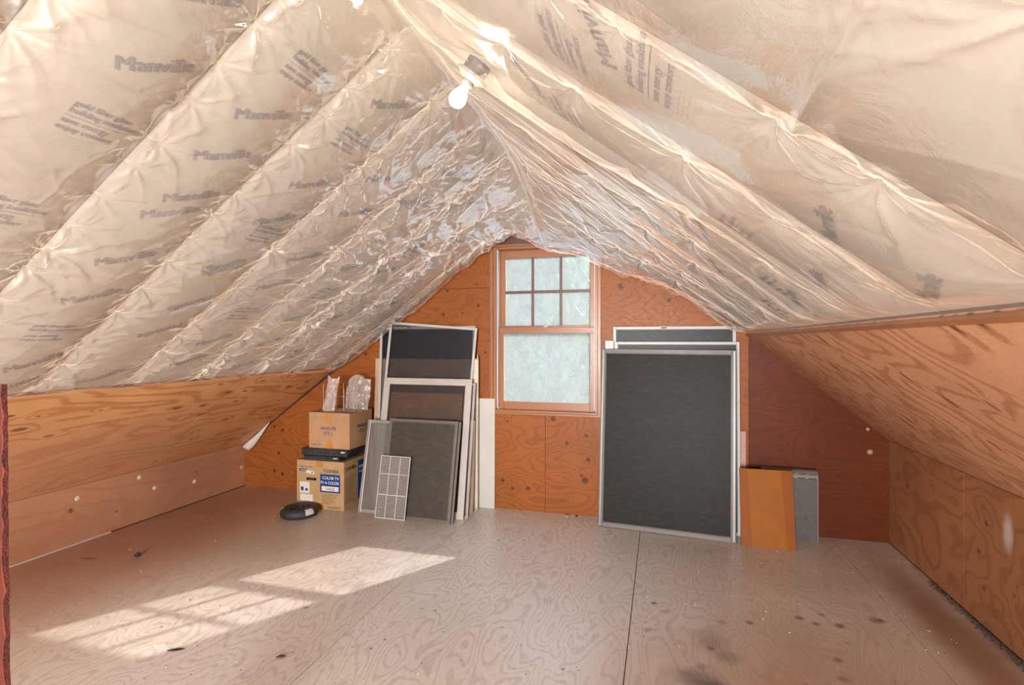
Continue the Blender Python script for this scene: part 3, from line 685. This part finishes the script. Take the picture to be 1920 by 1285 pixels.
tree(-7.5, 24.0, 11.0, 3.2, 'leaf_green', 6000, 'far green tree outside at the left edge of the panes', 5)

# ------------------------------------------------------------------ bulb and fixture (mounted on the right slope near the ridge)
ax = Vector((-.60, .02, -.80)).normalized(); base = Vector((-.686, 1.895, 2.514))
fx = empty('ceiling_lamp', base); fx.scale = (.93, .93, .93); tag(fx, 'lit bare bulb in a cream porcelain holder on a metal box near the ridge', 'lamp')
R3 = ax.to_track_quat('Z', 'Y').to_matrix().to_4x4()
MB().lathe([(.052, -.050), (.052, .0), (.050, .002)], 8, R3).build('junction_box', M['brass'], fx)
for k in range(3):
    a = .6+2.1*k; MB().lathe([(.008, .051), (.006, .055)], 10, R3 @ Matrix.Rotation(a, 4, 'Z') @ Matrix.Rotation(PI/2, 4, 'Y') @ Matrix.Translation((.022, 0, 0))).build('knockout_screw', M['chrome'], fx)
MB().lathe([(.066, .003), (.070, .006), (.070, .012), (.060, .020), (.036, .032), (.030, .034)], 36, R3).build('lamp_holder', M['porcelain'], fx, True)
MB().lathe([(.024, .034), (.025, .036), (.025, .050), (.021, .051)], 28, R3).build('socket_collar', M['porcelain'], fx, True)
prof = [(.013, .050), (.0145, .058), (.019, .072), (.027, .088), (.033, .103), (.035, .115), (.033, .130), (.026, .142), (.014, .150), (.004, .152)]
MB().lathe(prof, 32, R3).build('light_bulb', M['bulb'], fx, True)

# ------------------------------------------------------------------ framed screens
def frame_thing(name, label, cat, BL, BR, TL, fw, depth, fm, mm, group=None, TH=None, rails=(), stile_extra=0, tabs=True, pane_off=0):
    BL, BR, TL = map(Vector, (BL, BR, TL)); m = plane_mtx(BL, BR-BL, TL-BL); w = (BR-BL).length; u = m.col[0].xyz; h = ((TL-BL)-(u*(TL-BL).dot(u))).length
    root = empty(name, BL); root.rotation_euler = m.to_3x3().to_euler(); tag(root, label, cat, group)
    d = depth
    for (nm, a, b) in (('stile', (0, 0, -d), (fw, h, 0)), ('stile', (w-fw, 0, -d), (w, h, 0)), ('rail', (fw, 0, -d), (w-fw, fw, 0)), ('rail', (fw, h-fw, -d), (w-fw, h, 0))):
        MB().box2(a, b, min(.0025, d/4)).build(nm, M[fm], root)
    # inner lip holding the spline
    l = .004; mb = MB()
    for a, b in (((fw, fw, -d*.8), (fw+l, h-fw, -d*.35)), ((w-fw-l, fw, -d*.8), (w-fw, h-fw, -d*.35)), ((fw, fw, -d*.8), (w-fw, fw+l, -d*.35)), ((fw, h-fw-l, -d*.8), (w-fw, h-fw, -d*.35))): mb.box2(a, b)
    mb.build('spline', M['alu_grey'], root)
    MB().box2((fw, fw, -d*.62-pane_off), (w-fw, h-fw, -d*.58-pane_off)).build('screen_mesh', M[mm], root)
    for y in rails: MB().box2((fw, y*h-.006, -d*.9), (w-fw, y*h+.006, -d*.65)).build('cross_rail', M[fm], root)
    root['w'] = w; root['h'] = h
    return root, w, h
def frame_label(root, x, y):
    MB().box2((x-.022, y-.004, 0), (x+.022, y+.004, .0008)).build('maker_label', M['ink'], root)
    put_text('label_print', [('______', x+.035, y-.001, .012, .03, 'LEFT')], M['ink'], root, Matrix.Translation((0, 0, .0008)))
# left stack, from the wall outwards
def board(name, label, cat, BL, BR, TL, th, mat, bevel=.002, group=None):
    BL, BR, TL = map(Vector, (BL, BR, TL)); m = plane_mtx(BL, BR-BL, TL-BL); w = (BR-BL).length; u = m.col[0].xyz; h = ((TL-BL)-(u*(TL-BL).dot(u))).length
    o = MB().box2((0, 0, -th), (w, h, 0), bevel).build(name, M[mat]); o.location = BL; o.rotation_euler = m.to_3x3().to_euler(); tag(o, label, cat, group); return o, w, h
board('dark_panel', 'dark navy panel at the back of the left stack, showing above the cardboard', 'panel', (-2.56, 4.49, 0), (-1.64, 4.49, 0), (-2.56, 4.545, 1.60), .008, 'navy_panel')
board('cardboard_sheet', 'tall cardboard sheet behind the two upright screens, edge showing at their left', 'cardboard', (-2.625, 4.455, 0), (-1.66, 4.455, 0), (-2.625, 4.515, 1.335), .006, 'card_side')
A_, w_, h_ = frame_thing('window_screen', 'upright white-framed window screen at the back of the left stack', 'window screen', (-2.575, 4.42, 0), (-1.615, 4.42, 0), (-2.575, 4.515, 1.637), .024, .014, 'white', 'mesh_dark')
frame_label(A_, .30, h_-.012)
frame_thing('window_screen', 'tall white-framed window screen leaning askew, its top corner highest in the left stack', 'window screen', (-2.572, 4.375, .068), (-1.707, 4.375, .002), (-2.440, 4.475, 1.683), .022, .014, 'white', 'mesh_dark')
board('cardboard_sheet', 'shorter cardboard sheet seen through the wide-bordered white frame', 'cardboard', (-2.42, 4.245, 0), (-1.70, 4.245, 0), (-2.42, 4.415, 1.03), .006, 'card')
frame_thing('window_screen', 'thin metal frame showing as a bright edge behind the wide-bordered white frame', 'window screen', (-2.42, 4.205, 0), (-1.575, 4.205, 0), (-2.42, 4.405, 1.13), .02, .012, 'alu', 'mesh_thin')
frame_thing('window_screen', 'mid-height window screen with a wide off-white border standing in the middle of the left stack', 'window screen', (-2.455, 4.165, 0), (-1.60, 4.165, 0), (-2.455, 4.385, 1.165), .058, .016, 'offwhite', 'mesh_thin')
frame_thing('window_screen', 'narrow aluminium-framed screen at the left foot of the stack beside the television box', 'window screen', (-2.57, 4.118, 0), (-2.03, 4.098, 0), (-2.560, 4.285, .788), .030, .014, 'alu', 'mesh_light')
frame_thing('storm_window', 'grey framed storm screen just behind the front grey one, its edge peeping out at the right', 'window screen', (-2.30, 4.079, .0), (-1.650, 4.060, 0), (-2.245, 4.257, .808), .022, .012, 'alu_grey', 'mesh_grey')
frame_thing('storm_window', 'front grey-framed storm screen with grey mesh leaning behind the small white grille', 'window screen', (-2.325, 4.060, .0), (-1.668, 4.034, 0), (-2.268, 4.232, .818), .024, .014, 'alu_grey', 'mesh_grey')
# small white grille: 3 x 3 bars over a fine louvre
gr, gw, gh = frame_thing('window_grille', 'small white grille of nine panes leaning at the very front of the left stack', 'grille', (-2.350, 4.022, 0), (-2.062, 4.012, 0), (-2.325, 4.130, .510), .010, .008, 'white', 'mesh_light')
for i in (1, 2):
    MB().box2((gw*i/3-.004, .01, -.006), (gw*i/3+.004, gh-.01, .001)).build('upright_bar', M['white'], gr)
    MB().box2((.01, gh*i/3+.02-.004, -.006), (gw-.01, gh*i/3+.02+.004, .002)).build('cross_bar', M['white'], gr)
mb = MB()
for k in range(44):
    yy = .02+k*(gh-.04)/43; mb.box2((.01, yy-.0012, -.006), (gw-.01, yy+.0012, -.0045))
o = mb.build('louvre_wires', M['offwhite'], gr); o['kind'] = 'stuff'
# wrapped bundle at right of the stack
def wrap(name, label, x0, x1, yb, yt, z1, dp, mat, torn, sd):
    rr = np.random.RandomState(sd); nz, na = 46, 28; V, F = [], []
    for i in range(nz+1):
        f = i/nz; z = z1*f; cy = yb+(yt-yb)*f; cx = (x0+x1)/2
        for k in range(na):
            a = 2*PI*k/na; ca, sa = math.cos(a), math.sin(a); e_ = .45
            px = (x1-x0)/2*math.copysign(abs(ca)**e_, ca); py = dp/2*math.copysign(abs(sa)**e_, sa)
            n = (float(fbm(np.array(k*.5), np.array(f*9+sd), 3, sd))-.5)*.018
            zz = z+(torn*(float(vn(np.array(k*.9), np.array(sd*1.), 3))-.5) if i == nz else 0)
            V.append((cx+px*(1+n*6), cy+py*(1+n*10), zz))
        if i: F += [((i-1)*na+k, (i-1)*na+(k+1) % na, i*na+(k+1) % na, i*na+k) for k in range(na)]
    F.append(tuple(range(na))[::-1]); F.append(tuple(nz*na+k for k in range(na)))
    me = bpy.data.meshes.new(name); me.from_pydata([(a-x0, b-yb, c) for a, b, c in V], [], F); o = link(name, me, M[mat], None, True); o.location = (x0, yb, 0)
    tag(o, label, 'roll'); return o
wrap('wrapped_sheet', 'tall cream plastic-wrapped sheet with a torn top, behind the right edge of the left stack', -1.63, -1.575, 4.47, 4.49, 1.35, .035, 'cream', .10, 3)
wrap('wrapped_roll', 'shorter cream wrapped roll standing between the frames and the white board', -1.66, -1.585, 4.35, 4.40, .80, .085, 'cream', .02, 5)
board('white_board', 'plain white board standing against the wall left of the window', 'board', (-1.62, 4.525, 0), (-1.437, 4.525, 0), (-1.615, 4.533, .984), .016, 'whiteboard')

# right stack
board('dark_panel', 'black panel hidden behind the right stack, showing through the mesh', 'panel', (-.36, 4.500, 0), (.54, 4.500, 0), (-.36, 4.542, 1.58), .006, 'navy_panel')
G_, w_, h_ = frame_thing('window_screen', 'rearmost and tallest screen of the right stack, white frame with a small label', 'window screen', (-.390, 4.455, 0), (.570, 4.455, 0), (-.390, 4.525, 1.621), .024, .014, 'white', 'mesh_black')
frame_label(G_, .41, h_-.012)
H_, w_, h_ = frame_thing('window_screen', 'middle screen of the right stack with a pale frame and black mesh', 'window screen', (-.372, 4.410, 0), (.588, 4.398, 0), (-.372, 4.487, 1.495), .022, .014, 'white', 'mesh_black')
S_, w_, h_ = board('sash_strip', 'tall white metal strip at the left of the middle screen, seen through mesh', 'strip', (-.452, 4.405, 0), (-.382, 4.405, 0), (-.440, 4.482, 1.505), .012, 'white')
for x in (.015, .04): MB().box2((x, .005, 0), (x+.006, h_-.005, .006)).build('ridge', M['alu'], S_)
I_, w_, h_ = frame_thing('storm_window', 'large grey aluminium-framed storm screen at the front of the right stack', 'window screen', (-.494, 4.315, .006), (.534, 4.232, 0), (-.462, 4.440, 1.437), .034, .028, 'alu_grey', 'mesh_charcoal', rails=())
MB().box2((.034, h_*.50, -.022), (w_-.034, h_*.50+.004, -.0185)).build('mesh_seam', M['alu_grey'], I_)
for x in (.012, w_-.018): MB().box2((x, .01, 0), (x+.006, h_-.01, .004)).build('frame_rib', M['alu'], I_)
board('pinkish_board', 'narrow pinkish board end standing behind the right edge of the right stack', 'board', (.560, 4.49, 0), (.640, 4.49, 0), (.560, 4.515, .79), .014, 'pinkboard')

# orange board and grey casing
ob, w_, h_ = board('orange_board', 'bright orange-brown board leaning on the floor right of the big screens', 'board', (.566, 4.196, 0), (.926, 4.196, 0), (.580, 4.305, .545), .012, 'orange_board')
M['orange_dark'] = plain('deeper_orange_varnish', (.25, .064, .0015), .5, 0, .2, .1, 5)
for pts in ([(.0, .0), (.075, .0), (.055, h_-.005), (0, h_-.005)], [(w_-.055, 0), (w_, 0), (w_, h_-.005), (w_-.075, h_-.005)]):
    MB().prism([(x, y, .0) for x, y in pts], (0, 0, 1), .0015).build('veneer_strip', M['orange_dark'], ob)
cs = empty('heater_cover', (.74, 4.42, 0)); tag(cs, 'speckled grey metal cover with slots along its rounded top, behind the orange board', 'metal cover')
pr = [(.0, 0), (.0, .47)]
for k in range(7): a = k/6*PI/2; pr.append((.05-.05*math.cos(a), .47+.055*math.sin(a)))
pr += [(.10, .525), (.10, 0)]
pts = [(0, p[0], p[1]) for p in pr]
MB().prism(pts, (1, 0, 0), .385).build('cover_body', M['casing_grey'], cs)
mb = MB()
for q in range(6):
    a0, a1 = q/6*PI/2, (q+1)/6*PI/2
    f = lambda a, r: (.05-r*math.cos(a)*1.0, .47+.055*math.sin(a)*(r/.05))
    (y0, z0), (y1, z1) = f(a0, .0515), f(a1, .0515); mb.prism([(-.001, y0, z0), (.386, y0, z0), (.386, y1, z1), (-.001, y1, z1)], (0, 1, -.5), .001)
mb.build('rounded_top', M['casing_top'], cs)
MB().box2((.379, -.003, 0), (.387, .06, .47), .001).build('side_edge', M['casing_top'], cs)
for k in range(5):
    MB().box2((.02+k*.075, -.0035, .468), (.07+k*.075, .003, .474)).build('slot', M['ink'], cs)
    MB().box((.055+k*.075, .0075, .500), (.045, .012, .004), Euler((-.5, 0, 0)).to_matrix()).build('slot', M['ink'], cs)
MB().cyl((.30, -.002, .17), (.30, .002, .17), .006).build('screw_hole', M['ink'], cs)

# ------------------------------------------------------------------ boxes
def carton(name, label, a, b, mat, flaps=True):
    root = empty(name, (a[0], a[1], a[2])); tag(root, label, 'box'); w, d, h = b[0]-a[0], b[1]-a[1], b[2]-a[2]
    MB().box2((0, 0, 0), (w, d, h-.004), .004).build('carton_body', M[mat], root)
    if flaps:
        MB().box2((.0, .0, h-.004), (w, d/2-.002, h), .001).build('top_flap', M[mat], root); MB().box2((.0, d/2+.002, h-.004), (w, d, h), .001).build('top_flap', M[mat], root)
    return root, w, d, h
FR = lambda off=-.0012: plane_mtx((0, off, 0), (1, 0, 0), (0, 0, 1))
tb, w, d, h = carton('cardboard_box', 'yellow-tan television carton with a blue label on the floor, bottom of the box pile', (-3.176, 4.09, 0), (-2.690, 4.50, .431), 'card_tosh')
def bars(mb, x, z, ws, th=.0022, dz=.0105, y=-.0016):
    for k, q in enumerate(ws): mb.box2((x, y, z-k*dz), (x+q, y+.001, z-k*dz+th))
MB().box2((.247, -.0025, .155), (.448, -.0005, .315)).build('blue_label', M['navy'], tb)
MB().box2((.262, -.0035, .168), (.434, -.002, .210)).build('model_strip', M['paper'], tb)
put_text('printed_text', [('TOSHIBA', .437, .330, .042, .012, 'RIGHT', .95)], M['ink'], tb, FR())
put_text('printed_text', [('COLOR TV', .438, .272, .036, .012, 'RIGHT', .95), ('TV A COLOR', .438, .229, .036, .012, 'RIGHT', .90)], M['white_ink'], tb, FR(-.003))
put_text('printed_text', [('13A25', .348, .177, .032, .01, 'CENTER', 1.1)], M['ink'], tb, FR(-.004))
mb = MB(); bars(mb, .26, .135, [.16, .14, .15, .15, .11, .15, .12, .15, .10]); bars(mb, .32, .03, [.13, .13, .11], dz=.008); mb.build('printed_lines', M['ink'], tb)
MB().box2((.030, -.0025, .330), (.115, -.0008, .352)).build('fragile_strip', M['navy'], tb)
put_text('printed_text', [('FRAGILE', .072, .335, .016, .02, 'CENTER')], M['white_ink'], tb, FR(-.003))
put_text('printed_text', [('HANDLE WITH CARE', .028, .366, .014, .01, 'LEFT')], M['ink'], tb, FR())
MB().box((.145, -.003, .325), (.085, .001, .028), Euler((0, .16, 0)).to_matrix()).build('price_sticker', M['paper'], tb)
MB().cyl((.165, -.0045, .320), (.165, -.003, .320), .010).build('green_dot', M['green'], tb)
hb = MB(); hb.box2((.112, -.001, .252), (.195, .004, .276), .0); hb.cyl((.112, -.001, .264), (.112, .004, .264), .012); hb.cyl((.195, -.001, .264), (.195, .004, .264), .012); hb.build('hand_hole', M['ink'], tb)
MB().box2((.035, -.0025, .135), (.135, -.0008, .235)).build('paper_label', M['paper'], tb)
mb = MB(); bars(mb, .045, .222, [.07, .05], th=.0025); mb.box2((.045, -.0035, .155), (.075, -.0025, .19)); mb.box2((.092, -.0035, .155), (.118, -.0025, .178)); mb.build('label_marks', M['ink_blue'], tb)
MB().box2((.040, -.0025, .065), (.170, -.0008, .125), .0).build('paper_label', M['paper'], tb)
MB().box2((.205, -.0025, .375), (.272, -.0008, .4315)).build('packing_tape', M['tape'], tb); MB().box2((.21, -.0025, .0), (.280, -.0008, .045)).build('packing_tape', M['tape'], tb)
MB().box2((.205, -.002, .431), (.272, .408, .4318)).build('packing_tape', M['tape'], tb)
SD = plane_mtx((w+.0012, 0, 0), (0, 1, 0), (0, 0, 1))
put_text('printed_text', [('TOSHIBA', .02, .345, .045, .02, 'LEFT', .95)], M['ink'], tb, SD)
mb = MB()
for k in range(18): mb.box2((w+.0005, .02, .285-k*.0135), (w+.0018, .02+rnd.uniform(.11, .17), .287-k*.0135))
mb.build('printed_lines', M['ink'], tb)
MB().box2((w-.001, .225, .05), (w+.002, .40, .40)).build('blue_label', M['navy'], tb)
put_text('printed_text', [('COLOR TV', .235, .33, .035, .02, 'LEFT', .85), ('TV A COLOR', .235, .285, .030, .02, 'LEFT', .8)], M['white_ink'], tb, plane_mtx((w+.0026, 0, 0), (0, 1, 0), (0, 0, 1)))
# recorders
def deck(label, x0, x1, y0, y1, z0, z1, sd):
    root = empty('disc_player', (x0, y0, z0)); tag(root, label, 'disc player'); w, d, h = x1-x0, y1-y0, z1-z0
    MB().box2((0, .006, .004), (w, d, h), .003).build('case', M['black'], root)
    MB().box2((.004, 0, .008), (w-.004, .008, h-.003), .002).build('front_panel', M['black_soft'], root)
    MB().box2((w*.38, -.0015, h*.45), (w*.62, .002, h*.6)).build('disc_tray', M['black'], root)
    mb = MB()
    for k in range(7): mb.box2((w*.12+k*w*.09, -.002, h*.25), (w*.12+k*w*.09+.014, .001, h*.25+.004))
    mb.build('button_row', M['alu_grey'], root)['kind'] = 'stuff'
    MB().box2((w-.05, -.002, h*.6), (w-.012, .001, h*.78)).build('badge', M['paper'], root)
    for x in (.03, w-.03):
        for y in (.03, d-.03): MB().cyl((x, y, 0), (x, y, .005), .01).build('foot', M['black_soft'], root)
deck('slim black disc player lying on the television carton, lower of the two', -3.095, -2.735, 4.075, 4.34, .4322, .478, 1)
deck('black disc player under the plain tan carton, upper of the two', -3.105, -2.650, 4.06, 4.36, .4785, .545, 2)
hx, w, d, h = carton('cardboard_box', 'tan filter carton on top of the black disc players', (-3.045, 4.085, .5455), (-2.630, 4.46, .865), 'card')
MB().box2((.178, -.0025, .225), (.232, -.0008, h+.0005)).build('packing_tape', M['tape'], hx); MB().box2((.185, -.0025, .0), (.240, -.0008, .07)).build('packing_tape', M['tape'], hx)
put_text('printed_text', [('HEPAFILTER', .20, .165, .042, .012, 'CENTER', .72), ('QTY. 1', .20, .122, .042, .012, 'CENTER', .72), ('MODEL 18000', .028, .028, .016, .0, 'LEFT')], M['ink_blue'], hx, FR())
SD = plane_mtx((w+.0012, 0, 0), (0, 1, 0), (0, 0, 1))
put_text('printed_text', [('HEPAFILTER', .20, .175, .042, .012, 'CENTER', .72), ('QTY. 1', .20, .130, .042, .012, 'CENTER', .72)], M['ink_blue'], hx, SD)
# wire rack
wkr = empty('wire_rack', (-2.99, 4.22, .866)); tag(wkr, 'thin upright wire rack on the tan filter carton behind the plastic bag', 'rack')
for k in range(12):
    x = .0+k*.036; MB().cyl((x, .10 if k % 3 else .0, 0), (x, .10 if k % 3 else .0, .20 if k % 4 else .245), .0016, seg=6).build('upright_wire', M['offwhite'], wkr)
for z in (.004, .12): MB().cyl((-.004, .10, z), (.40, .10, z), .0016, seg=6).build('cross_wire', M['offwhite'], wkr)
MB().cyl((-.004, .0, .004), (.40, .0, .004), .0016, seg=6).build('cross_wire', M['offwhite'], wkr)
# plastic bag
def bag(name, label, x, y, z, w, h, lean, sd, rot):
    n, m = 34, 44; V, F = [], []
    for side in (0, 1):
        for i in range(n+1):
            for j in range(m+1):
                u, v = i/n, j/m; bul = .034*math.sin(PI*u)**.6*(.5+.5*math.sin(PI*min(1, v*1.05)))
                q = (float(ridged(np.array(u*4.+sd), np.array(v*5.+side*9), 3, sd))-.5)*.026
                xx = (u-.5)*w*(1-.22*v*0+.18*math.sin(v*4+sd)*.4)+lean*v; yy = (bul+q)*(1 if side else -1); zz = h*v+(.03*math.sin(u*5+sd) if j == m else 0)
                V.append((xx, yy, zz+.002))
    o1 = (n+1)*(m+1)
    for s in (0, 1):
        for i in range(n):
            for j in range(m):
                a = s*o1+i*(m+1)+j; F.append((a, a+m+1, a+m+2, a+1))
    me = bpy.data.meshes.new(name); me.from_pydata(V, [], F); o = link(name, me, M['bag'], None, True); o.location = (x, y, z); o.rotation_euler = (0, 0, rot); tag(o, label, 'plastic bag'); return o
bag('plastic_bag', 'crumpled clear plastic pouch standing on the front of the tan filter carton', -2.90, 4.17, .866, .11, .30, .05, 2, .2)
bag('plastic_bag', 'larger crumpled clear plastic bag at the back of the tan filter carton', -2.74, 4.36, .866, .25, .29, .05, 6, -.1)

# round black reel
rl = empty('round_reel', (-3.005, 3.905, 0)); tag(rl, 'round black plastic reel with pale tape strips lying on the floor before the boxes', 'reel')
MB().lathe([(.135, 0), (.150, .008), (.156, .03), (.152, .055), (.140, .068), (.10, .074), (.088, .070), (.082, .050), (.045, .048), (.040, .058), (.022, .058), (.02, .03)], 44).build('reel_body', M['black_soft'], rl, True)
for a0, a1, m in ((-.25, .25, 'tape_pale'), (-2.35, -2.08, 'tape_pale'), (2.7, 2.95, 'tape_pale'), (2.2, 2.45, 'tape_pale')):
    V, F = [], []; st = [(.1575, .030), (.1535, .0555), (.141, .0695), (.125, .0725)]
    for k in range(9):
        a = -.6+a0+(a1-a0)*k/8 if m == 'x' else a0+(a1-a0)*k/8
        V += [(r*math.cos(a-.35), r*math.sin(a-.35), z+.0012) for r, z in st]
    for k in range(8):
        for j in range(3): F.append((k*4+j, k*4+4+j, k*4+5+j, k*4+1+j))
    me = bpy.data.meshes.new('tape_strip'); me.from_pydata(V, [], F); link('tape_strip', me, M[m], rl, True)
for k in range(4):
    a = k*PI/2+.4; MB().box((.064*math.cos(a), .064*math.sin(a), .056), (.045, .012, .012), Euler((0, 0, a)).to_matrix(), bevel=.002).build('spoke', M['black'], rl)

# ------------------------------------------------------------------ corner paper flap, post at the left edge, litter
V = []; F = []
n = 14
for i in range(n+1):
    u = i/n; x0 = -4.15+.33*u; z0 = .445+.232*u+.003; wdt = .085*math.sin(PI*min(1, (1-u)*1.0+.0)*.62+.2)*(1-u)**.45
    V += [(x0, 4.538, z0), (x0+.02*(1-u), 4.50-.02*(1-u), z0-wdt*.5), (x0+.06*(1-u), 4.515, z0-wdt*1.1)]
for i in range(n): F += [(i*3, i*3+3, i*3+4, i*3+1), (i*3+1, i*3+4, i*3+5, i*3+2)]
me = bpy.data.meshes.new('paper_flap'); me.from_pydata(V, [], F); o = link('paper_flap', me, M['paper'], None, True); sm = o.modifiers.new('s', 'SOLIDIFY'); sm.thickness = .002
tag(o, 'torn pale paper flap hanging in the far left corner under the slope', 'paper')

ps = empty('guard_post', (-1.346, .810, 0), (0, -.016, 0)); tag(ps, 'dark red-brown rough wooden post at the left edge of the picture', 'post')
rr = random.Random(4); mb = MB(); V, F = [], []
N = 60
for i in range(N+1):
    z = 1.405*i/N; j = rr.uniform(-.0012, .0012); tp = .006*max(0, (z-1.385)/.02)
    V += [(-.10, -.05, z), (.0+j-tp-.010, -.05, z), (.0+j-tp-.004, .0, z), (-.10, .0, z)]
    if i: b = (i-1)*4; F += [(b+k, b+(k+1) % 4, b+4+(k+1) % 4, b+4+k) for k in range(4)]
F += [(3, 2, 1, 0), (N*4, N*4+1, N*4+2, N*4+3)]
me = bpy.data.meshes.new('post_body'); me.from_pydata(V, [], F); link('post_body', me, M['post_wood'], ps)
V2 = [(x+.0 if k % 4 in (0, 3) else x, y, z) for k, (x, y, z) in enumerate(V)]
V3 = []
for i in range(N+1):
    z = 1.407*i/N; j = rr.uniform(-.0018, .0018)
    V3 += [(-.014, -.0075+j, z), (.0005+j, -.0085+j*1.5, z), (.0015+j, .001, z), (-.014, .001, z)]
me = bpy.data.meshes.new('rough_edge'); me.from_pydata(V3, [], F); link('rough_edge', me, M['rough_edge'], ps)

def flake(name, label, cat, x, y, s, mat, rot, asp=.5, curl=.3):
    V, F = [], []
    n = 8
    for i in range(n+1):
        u = i/n; w_ = s*asp*math.sin(PI*min(.97, max(.05, u)))
        for j in (-1, 0, 1): V.append(((u-.5)*s*2*.5, j*w_*.5, .0015+abs(j)*w_*curl+.25*curl*s*(2*u-1)**2))
    for i in range(n):
        for j in (0, 1): F.append((i*3+j, i*3+3+j, i*3+4+j, i*3+1+j))
    me = bpy.data.meshes.new(name); me.from_pydata(V, [], F); o = link(name, me, M[mat], None, True); o.modifiers.new('s', 'SOLIDIFY').thickness = .001
    o.location = (x, y, .0006); o.rotation_euler = (0, 0, rot); tag(o, label, cat)
flake('dry_leaf', 'small reddish-brown dry leaf on the floor at the bottom centre-left', 'leaf', -1.735, 2.12, .045, 'leaf_dry', .5)
flake('paper_scrap', 'tiny white paper scrap beside the reddish dry leaf', 'scrap', -1.705, 2.15, .035, 'paper', 1.2)
flake('wood_sliver', 'dark flat sliver on the floor below the muntin shadows', 'sliver', -2.265, 2.033, .08, 'bug', .45, .28, .1)
flake('dead_insect', 'dark curled dead insect on the floor near the left knee wall', 'insect', -3.501, 2.839, .045, 'bug', .7, .7, .9)
flake('wood_sliver', 'reddish splinter on the floor nearest the left knee wall', 'sliver', -3.79, 2.72, .10, 'leaf_dry', .3, .12, .1)
flake('yellow_scrap', 'yellowish scrap on the floor at the foot of the panel under the window', 'scrap', -.782, 4.50, .05, 'chip_pale', .2)
flake('dry_leaf', 'brown bit of leaf beside the yellowish scrap under the window', 'leaf', -.70, 4.51, .04, 'leaf_dry', 2.2)
flake('paper_scrap', 'pale curled scrap lying in the sunlit muntin pattern on the floor', 'scrap', -2.62, 2.47, .05, 'chip_pale', 1.9)
flake('green_scrap', 'small greenish scrap at the right corner of the muntin sun patch', 'scrap', -1.92, 2.55, .03, 'green', .8, .3, .2)
flake('pale_scrap', 'largest pale flake on the floor at the lower right', 'scrap', .78, 2.42, .035, 'chip_pale', .8)
flake('pale_scrap', 'pale double flake on the floor just right of the black smudges', 'scrap', .32, 2.38, .032, 'chip_pale', 2.0)
flake('pale_scrap', 'pale flake on the darker floor strip beside the right knee wall', 'scrap', 1.33, 3.22, .03, 'chip_pale', 1.4)
# uncountable crumbs
def crumbs(name, label, n, mat, gen, smin, smax, sd):
    rr = np.random.RandomState(sd); V, F = [], []
    for i in range(n):
        x, y = gen(rr); s = rr.uniform(smin, smax); a = rr.uniform(0, 6.28); b = len(V)
        for k in range(3): V.append((x+s*math.cos(a+k*2.1)*rr.uniform(.5, 1), y+s*math.sin(a+k*2.1)*rr.uniform(.5, 1), .0005))
        V.append((x, y, s*.7)); F += [(b, b+1, b+3), (b+1, b+2, b+3), (b+2, b, b+3)]
    me = bpy.data.meshes.new(name); me.from_pydata(V, [], F); o = link(name, me, M[mat]); tag(o, label, 'debris', None, 'stuff')
crumbs('pale_crumbs', 'tiny pale crumbs scattered over the plywood floor', 260, 'chip_pale', lambda r: (r.uniform(-3.8, 1.5), 1.9+2.4*r.random_sample()**1.3), .002, .007, 1)
crumbs('dark_crumbs', 'tiny dark specks scattered over the plywood floor', 320, 'bug', lambda r: (r.uniform(-3.9, 1.5), 1.8+2.5*r.random_sample()**1.5), .002, .006, 2)
crumbs('dirt_line', 'dark dirt gathered along the foot of the right knee wall', 700, 'bug', lambda r: (1.625-abs(r.normal(0, .02)), r.uniform(1.6, 3.9)), .003, .010, 3)
